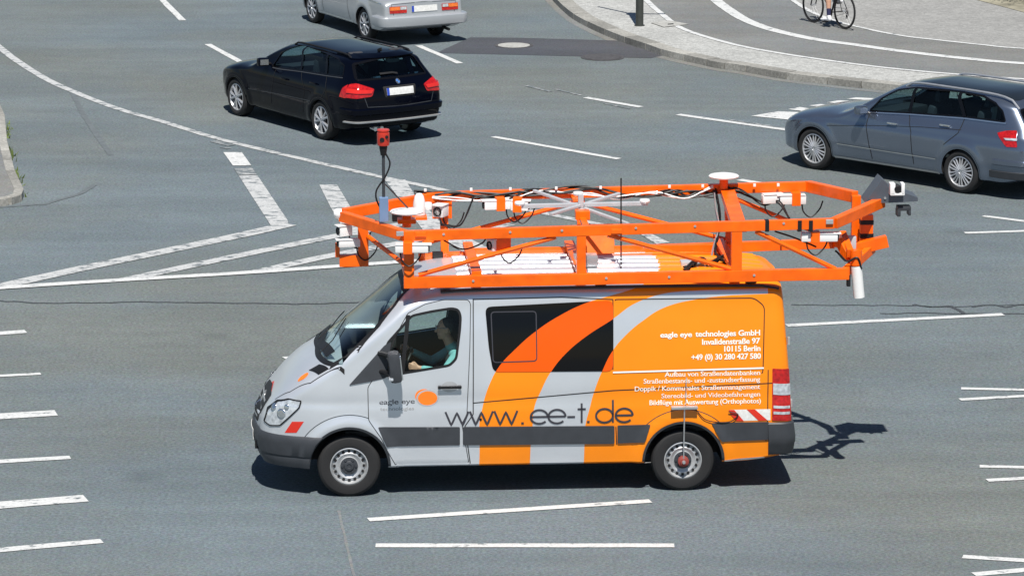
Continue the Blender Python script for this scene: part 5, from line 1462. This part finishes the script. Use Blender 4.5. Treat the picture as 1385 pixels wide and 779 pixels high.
pt = c2.drape('number_plate', [(.26, .80), (-.26, .80), (-.26, .69), (.26, .69)], M['plate'], '-x', off=.012, thick=.006)
link('bumper_insert', s2.band([(.32, 0), (.33, .012), (.43, .018), (.44, .0)], -.55, rear=True), M['cladding'], r2, 35)
link('bumper_step', s2.band([(.52, 0), (.54, .030), (.60, .035), (.62, .0)], -.62, rear=True), M['grey_paint'], r2, 35)
link('tailgate_gap', c2.ribbon_bm([(.72, 1.0), (.70, .95), (.64, .66), (0, .64), (-.64, .66), (-.70, .95), (-.72, 1.0)], .012, '-x', .003), M['dark'], r2)
link('grille', c2.drape_bm(rounded([(.42, .50), (.38, .72), (-.38, .72), (-.42, .50)], .04), 'x', off=.006, thick=.006), M['black'], r2, 35)
for sg in (1, -1): c2.drape('headlamp', rounded([(.50*sg, .62), (.78*sg, .66), (.80*sg, .76), (.55*sg, .74)], .03), M['lens'], 'x', off=.006, thick=.006, g=.04)
link('rear_wiper', c2.ribbon_bm([(.0, 1.06), (.3, 1.07), (.42, 1.10)], .025, '-x', .02), M['black'], r2)
for x, h_ in ((1.15, .6), (.2, .62)):
    for y in (.38, -.38): seat(r2, x, y, h_, M['seatcloth'])
link('seat_cover', box((-.18, .36, 1.14), (.05, .12, .3), Matrix.Rotation(R(-10), 3, 'Y'), .02), M['palecloth'], r2, 40)
link('dashboard', box((2.05, 0, .88), (.4, 1.3, .16), None, .04), M['interior'], r2, 40)

# ---- silver old saloon at the top
r3 = thing('old_saloon_car', 'silver vintage saloon with orange and red tail lamps, behind the black estate car', 'car', (-2.07, 77.9, 0), 2.03)
A3 = ((0, .30, .335), (2.45, .30, .335))
s3 = Shell(-.98, 3.15,
    zt=[(-.98, .80), (-.93, .845), (-.7, .875), (-.1, .92), (.05, .945), (.45, 1.20), (.75, 1.315), (1.1, 1.345), (1.5, 1.31), (1.8, 1.16), (2.1, .96), (2.3, .91), (2.8, .86), (3.05, .78), (3.15, .66)],
    zs=[(-.98, .70), (-.1, .80), (.3, .95), (.6, 1.14), (1.1, 1.20), (1.5, 1.15), (1.9, .96), (2.3, .78), (3.15, .55)],
    zb=[(-.98, .34), (-.6, .24), (2.8, .22), (3.15, .30)],
    W=[(.18, .72), (.3, .775), (.5, .80), (.70, .795), (.82, .77), (.9, .72), (1.2, .62), (1.4, .56)],
    n=4.2, front=(.6, .72, 2.3), rear=(.10, .94, 2.2), Sr=[(.3, .0), (.5, -.0), (.8, .02)], arches=A3, flare=.02, bulge=(.06, .03))
c3 = Car(r3, s3)
sw3 = rounded([(.30, .96), (.62, 1.19), (1.1, 1.24), (1.45, 1.20), (1.80, .97)], .04, 3)
rwC = [(.12, .50), (.05, 0), (.12, -.50), (.50, -.46), (.52, 0), (.50, .46)]
c3.shape(M['silver_paint'], [sw3], None, rwC, A3, (.1, 1.9), .305, .18, 'vintage', 2.45, 1.38, inset=.04)
wsC = [(1.50, .46), (1.46, 0), (1.50, -.46), (2.0, -.56), (2.08, 0), (2.0, .56)]
c3.drape('windscreen', wsC, M['glassroof'], 'z', off=.003, thick=.003)
c3.lips(A3, M['silver_paint'])
c3.both('door_gap', [(.75, .93), (.72, .60), (.62, .32)], M['dark'], px=False, kind='ribbon', width=.01)
c3.both('door_gap', [(1.85, .90), (1.90, .60), (1.85, .32)], M['dark'], px=False, kind='ribbon', width=.01)
c3.both('belt_trim', [(-.8, .78), (0, .80), (1, .82), (2.9, .76)], M['chrome'], px=False, kind='ribbon', width=.014)
c3.both('sill_trim', [(.36, .29), (2.1, .28)], M['chrome'], px=False, kind='ribbon', width=.02)  # bright metal strip low along the sill
link('rear_bumper', s3.band([(.36, .0), (.365, .085), (.38, .105), (.46, .115), (.535, .105), (.555, .085), (.56, 0)], -.62, rear=True), M['silver_paint'], r3, 35)
for sg in (1, -1):
    o = c3.drape('tail_lamp', rounded([(.70*sg, .74), (.36*sg, .74), (.36*sg, .615), (.70*sg, .615)], .015), M['red_lens'], '-x', off=.012, thick=.012, g=.04)
    c3.drape('indicator_lens', [(.69*sg, .733), (.50*sg, .733), (.50*sg, .67), (.69*sg, .67)], M['amber_lens'], '-x', o, off=.018, thick=.003, g=.04)
    c3.drape('reversing_lens', [(.49*sg, .733), (.37*sg, .733), (.37*sg, .68), (.49*sg, .68)], M['lens'], '-x', o, off=.018, thick=.003, g=.04)
pt = c3.drape('number_plate', [(.26, .735), (-.26, .735), (-.26, .625), (.26, .625)], M['plate'], '-x', off=.012, thick=.006)
c3.drape('plate_band', [(.26, .735), (.215, .735), (.215, .625), (.26, .625)], M['plateblue'], '-x', pt, off=.016, thick=.002)
link('boot_gap', c3.ribbon_bm([(.62, .58), (.66, .78), (0, .80), (-.66, .78), (-.62, .58)], .01, '-x', .003), M['cladding'], r3)
bm = bmesh.new(); bm_tube(bm, [(-.8, -.48, .27), (-1.05, -.48, .26)], .028, 12); link('exhaust', bm, M['black'], r3, 30)
for y in (.32, -.32): seat(r3, 1.1, y, .5, M['seatcloth'], .5)

# ================================================================== CYCLIST
fa, rb = gnd(1099.5, 31, KZ), gnd(1142, 40, KZ)
fa.z = rb.z = 0; hd = math.atan2(fa.y-rb.y, fa.x-rb.x)
bk = thing('bicycle', 'black road bicycle ridden along the cycle path, on the far lane', 'bicycle', (rb.x, rb.y, KZ), hd)
WR, WBk = .342, (fa-rb).length
def bwheel(x, rear):
    bm = bmesh.new(); n = 44
    bm_tube(bm, [(math.cos(2*PI*k/n)*(WR-.014), 0, math.sin(2*PI*k/n)*(WR-.014)) for k in range(n+1)], .0145, 8, cap=False)
    h_ = bmesh.new(); bm_tube(h_, [(0, -.05, 0), (0, .05, 0)], .02, 12); wh = link('wheel', h_, M['alu'], bk, 30); wh.location = (x, 0, WR)
    link('tyre', bm, M['tyre'], wh, True)
    bm = bmesh.new(); bm_lathe(bm, [(WR-.026, -.009), (WR-.026, .009), (WR-.046, .007), (WR-.046, -.007), (WR-.026, -.009)], 'y', 44); link('rim', bm, M['black'], wh, 30)
    bm = bmesh.new()
    for k in range(24): a = 2*PI*k/24; bm_tube(bm, [(math.cos(a+.25*(-1)**k)*.018, .022*(-1)**k, math.sin(a+.25*(-1)**k)*.018), (math.cos(a)*(WR-.045), 0, math.sin(a)*(WR-.045))], .0011, 3)
    link('spokes', bm, M['steel'], wh)
    return wh
wr_ = bwheel(0, True); bwheel(WBk, False)
BBk = V3((.41, 0, .27)); ST = V3((.22, 0, .82)); HT = V3((.84, 0, .86)); HB = V3((.88, 0, .74)); FA = V3((WBk, 0, WR)); RA = V3((0, 0, WR))
bm = bmesh.new()
for a, b, r_ in ((BBk, ST, .016), (ST-V3((0, 0, .03)), HT-V3((0, 0, .03)), .016), (BBk, HB, .019), (HT, HB, .019)): bm_tube(bm, [a, b], r_, 10)
for sg in (1, -1):
    bm_tube(bm, [BBk+V3((0, .03*sg, 0)), RA+V3((0, .065*sg, 0))], .010, 8); bm_tube(bm, [ST-V3((0, -.02*sg, .06)), RA+V3((0, .065*sg, 0))], .008, 8)
link('frame', bm, M['black'], bk, 40)
bm = bmesh.new()
for sg in (1, -1): bm_tube(bm, [HB+V3((0, .02*sg, 0)), HB+V3((.03, .055*sg, -.08)), FA+V3((0, .055*sg, 0))], .012, 8)
link('fork', bm, M['black'], bk, 40)
bm = bmesh.new(); bm_tube(bm, [HT, HT+V3((.02, 0, .10)), HT+V3((.10, 0, .12))], .014, 8); c = HT+V3((.10, 0, .12))
bm_tube(bm, catmull([c+V3((-.02, .21, -.13)), c+V3((.07, .21, -.10)), c+V3((.08, .21, 0)), c+V3((.0, .20, .0)), c, c+V3((.0, -.20, 0)), c+V3((.08, -.21, 0)), c+V3((.07, -.21, -.10)), c+V3((-.02, -.21, -.13))], 5), .013, 8)
link('handlebar', bm, M['black'], bk, 40)
bm = bmesh.new(); bm_tube(bm, [ST, ST+V3((-.04, 0, .14))], .013, 8); link('seat_post', bm, M['alu'], bk, 40)
bm = bmesh.new(); bm_box(bm, ST+V3((-.08, 0, .17)), (.14, .13, .035), None, .012); bm_box(bm, ST+V3((.06, 0, .17)), (.16, .05, .03), None, .012); link('saddle', bm, M['black'], bk, 40)
cr = lathe([(.0, .045), (.085, .045), (.09, .05), (.085, .055), (0, .055)], 'y', 28, BBk); link('chainring', cr, M['black'], bk, 30)
for sg, a in ((1, R(-82)), (-1, R(98))):
    e = BBk+V3((math.cos(a)*.17, .075*sg, math.sin(a)*.17)); bm = bmesh.new(); bm_tube(bm, [BBk+V3((0, .06*sg, 0)), e], .011, 8); ck = link('crank', bm, M['black'], bk, 40)
    link('pedal', box(e+V3((0, .06*sg, 0)), (.09, .09, .02), None, .004), M['black'], ck)
cs = lathe([(0, -.05), (.045, -.05), (.03, -.02), (0, -.02)], 'y', 20, RA); link('cassette', cs, M['iron'], bk, 30)
bm = bmesh.new(); bm_box(bm, RA+V3((.0, -.06, -.06)), (.05, .03, .10), None, .008); bm_box(bm, RA+V3((.02, -.06, -.12)), (.04, .02, .06), None, .006); link('derailleur', bm, M['black'], bk, 40)
bm = bmesh.new()
for dz in (.085, -.085): bm_tube(bm, [BBk+V3((0, -.05, dz)), RA+V3((.02, -.05, dz*.5))], .004, 5)
link('chain', bm, M['iron'], bk)

cyc = thing('person', 'cyclist in a white shoe and navy sock riding the road bicycle', 'person', bk.location, hd)
caps, ells = [], []
hipc = ST+V3((-.04, 0, .26)); shc = V3((.56, 0, 1.42))
ells += [(hipc, (.15, .17, .13), None, 1)]
caps += [(hipc+V3((.02, 0, .03)), shc, .135, .12, 1), (shc+V3((.02, .12, 0)), shc+V3((.02, -.12, 0)), .075, .075, 1), (shc, shc+V3((.12, 0, .12)), .06, .055, 0)]
for sg in (1, -1):
    ped = BBk+V3((math.cos(R(-82) if sg > 0 else R(98))*.17, .115*sg, math.sin(R(-82) if sg > 0 else R(98))*.17))
    an = ped+V3((-.09, 0, .115)); hip = hipc+V3((.02, .09*sg, -.02))
    d_ = an-hip; Lg = d_.length; a_, b_ = .45, .44; co = min(1, (a_*a_+Lg*Lg-b_*b_)/(2*a_*Lg)); pr_ = V3((0, 1, 0)).cross(d_).normalized(); pr_ = pr_ if pr_.x > 0 else -pr_
    kn = hip+d_.normalized()*a_*co+pr_*a_*math.sqrt(max(0, 1-co*co))
    caps += [(hip, hip.lerp(kn, .6), .092, .075, 3), (hip.lerp(kn, .6), kn, .073, .056, 0), (kn, kn.lerp(an, .35), .054, .056, 0), (kn.lerp(an, .35), kn.lerp(an, .72), .055, .040, 0), (kn.lerp(an, .70), an, .043, .040, 4),
             (an+V3((-.035, 0, -.055)), ped+V3((.07, 0, .035)), .038, .034, 5), (ped+V3((.05, 0, .035)), ped+V3((.14, 0, .028)), .036, .026, 5), (an, an+V3((-.03, 0, -.05)), .042, .04, 5)]
    sh = shc+V3((.02, .17*sg, 0)); wr = HT+V3((.05, .205*sg, .16)); el = (sh+wr)/2+V3((-.06, .05*sg, -.05))
    caps += [(sh, el, .052, .042, 1), (el, wr, .040, .027, 0)]
    hand(caps, wr, V3((1, 0, -.25)), V3((0, -sg, .3)), V3((.2, -.2*sg, -1)), 0)
head(caps, ells, shc+V3((.20, 0, .25)), V3((1, 0, -.1)), 0, 2)
figure(cyc, 'body', caps, ells, [M['skin'], M['shirt'], M['hair'], M['trouser'], M['sock'], M['white_shoe']], .010)

# ================================================================== POST AND BUSH
pp = gnd(865, 35, KZ); po = thing('sign_post', 'dark grey round post standing on the pale pavement corner', 'post', (pp.x, pp.y, KZ))
M['post_paint'] = mat('dark grey green post paint', (.045, .05, .045), .5, .2, var=.15)
link('pole', lathe([(0, 0), (.10, 0), (.10, .012), (.074, .014), (.072, 2.95), (.05, 3.0), (0, 3.0)], 'z', 24), M['post_paint'], po, 30)
bm = bmesh.new(); bm_beam(bm, (-.05, 0, 2.86), (.66, -.12, 2.88), .035, .12)
link('street_sign', bm, M['white'], po)
bm = bmesh.new(); bm_beam(bm, (.02, .0, 2.70), (-.62, .95, 2.80), .035, .12); link('street_sign', bm, M['white'], po)
link('bracket', box((0, 0, 2.78), (.19, .19, .22), None, .01), M['post_paint'], po, 30)
M['leaf'] = mat('dark leaves', (.035, .055, .02), .6, var=.5, scale=4); M['bark'] = mat('bark', (.09, .07, .05), .9, bump=.6)
hb_ = gnd(1425, -3, KZ); bu = thing('bush', 'dark green bush beyond the cobbled square, top right corner', 'bush', (hb_.x, hb_.y, KZ))
bm = bmesh.new(); rb_ = random.Random(8)
for k in range(6000):
    th, ph = rb_.random()*2*PI, rb_.uniform(.02, 1)*PI/2; q = rb_.random()**.35
    ct_ = 1+.18*math.sin(5*th)+.15*math.sin(3*ph+2*th)
    p = V3((math.cos(th)*math.cos(ph)*1.5*q*ct_, math.sin(th)*math.cos(ph)*1.2*q*ct_, .12+math.sin(ph)*1.35*q*ct_))
    n_ = V3((rb_.gauss(0, 1), rb_.gauss(0, 1), rb_.gauss(.5, 1))).normalized(); s_ = n_.orthogonal().normalized(); t_ = n_.cross(s_); L = rb_.uniform(.025, .05)
    bm.faces.new([bm.verts.new(p-s_*L), bm.verts.new(p+t_*L*.45), bm.verts.new(p+s_*L), bm.verts.new(p-t_*L*.45)])
link('foliage', bm, M['leaf'], bu)
bm = bmesh.new()
for k in range(7): a = k*.9; bm_tube(bm, [(0, 0, 0), (math.cos(a)*.3, math.sin(a)*.25, .5), (math.cos(a)*.8, math.sin(a)*.65, 1.0)], .03, 6, radii=[.04, .025, .01])
link('stem', bm, M['bark'], bu)
bpy.context.view_layer.update()
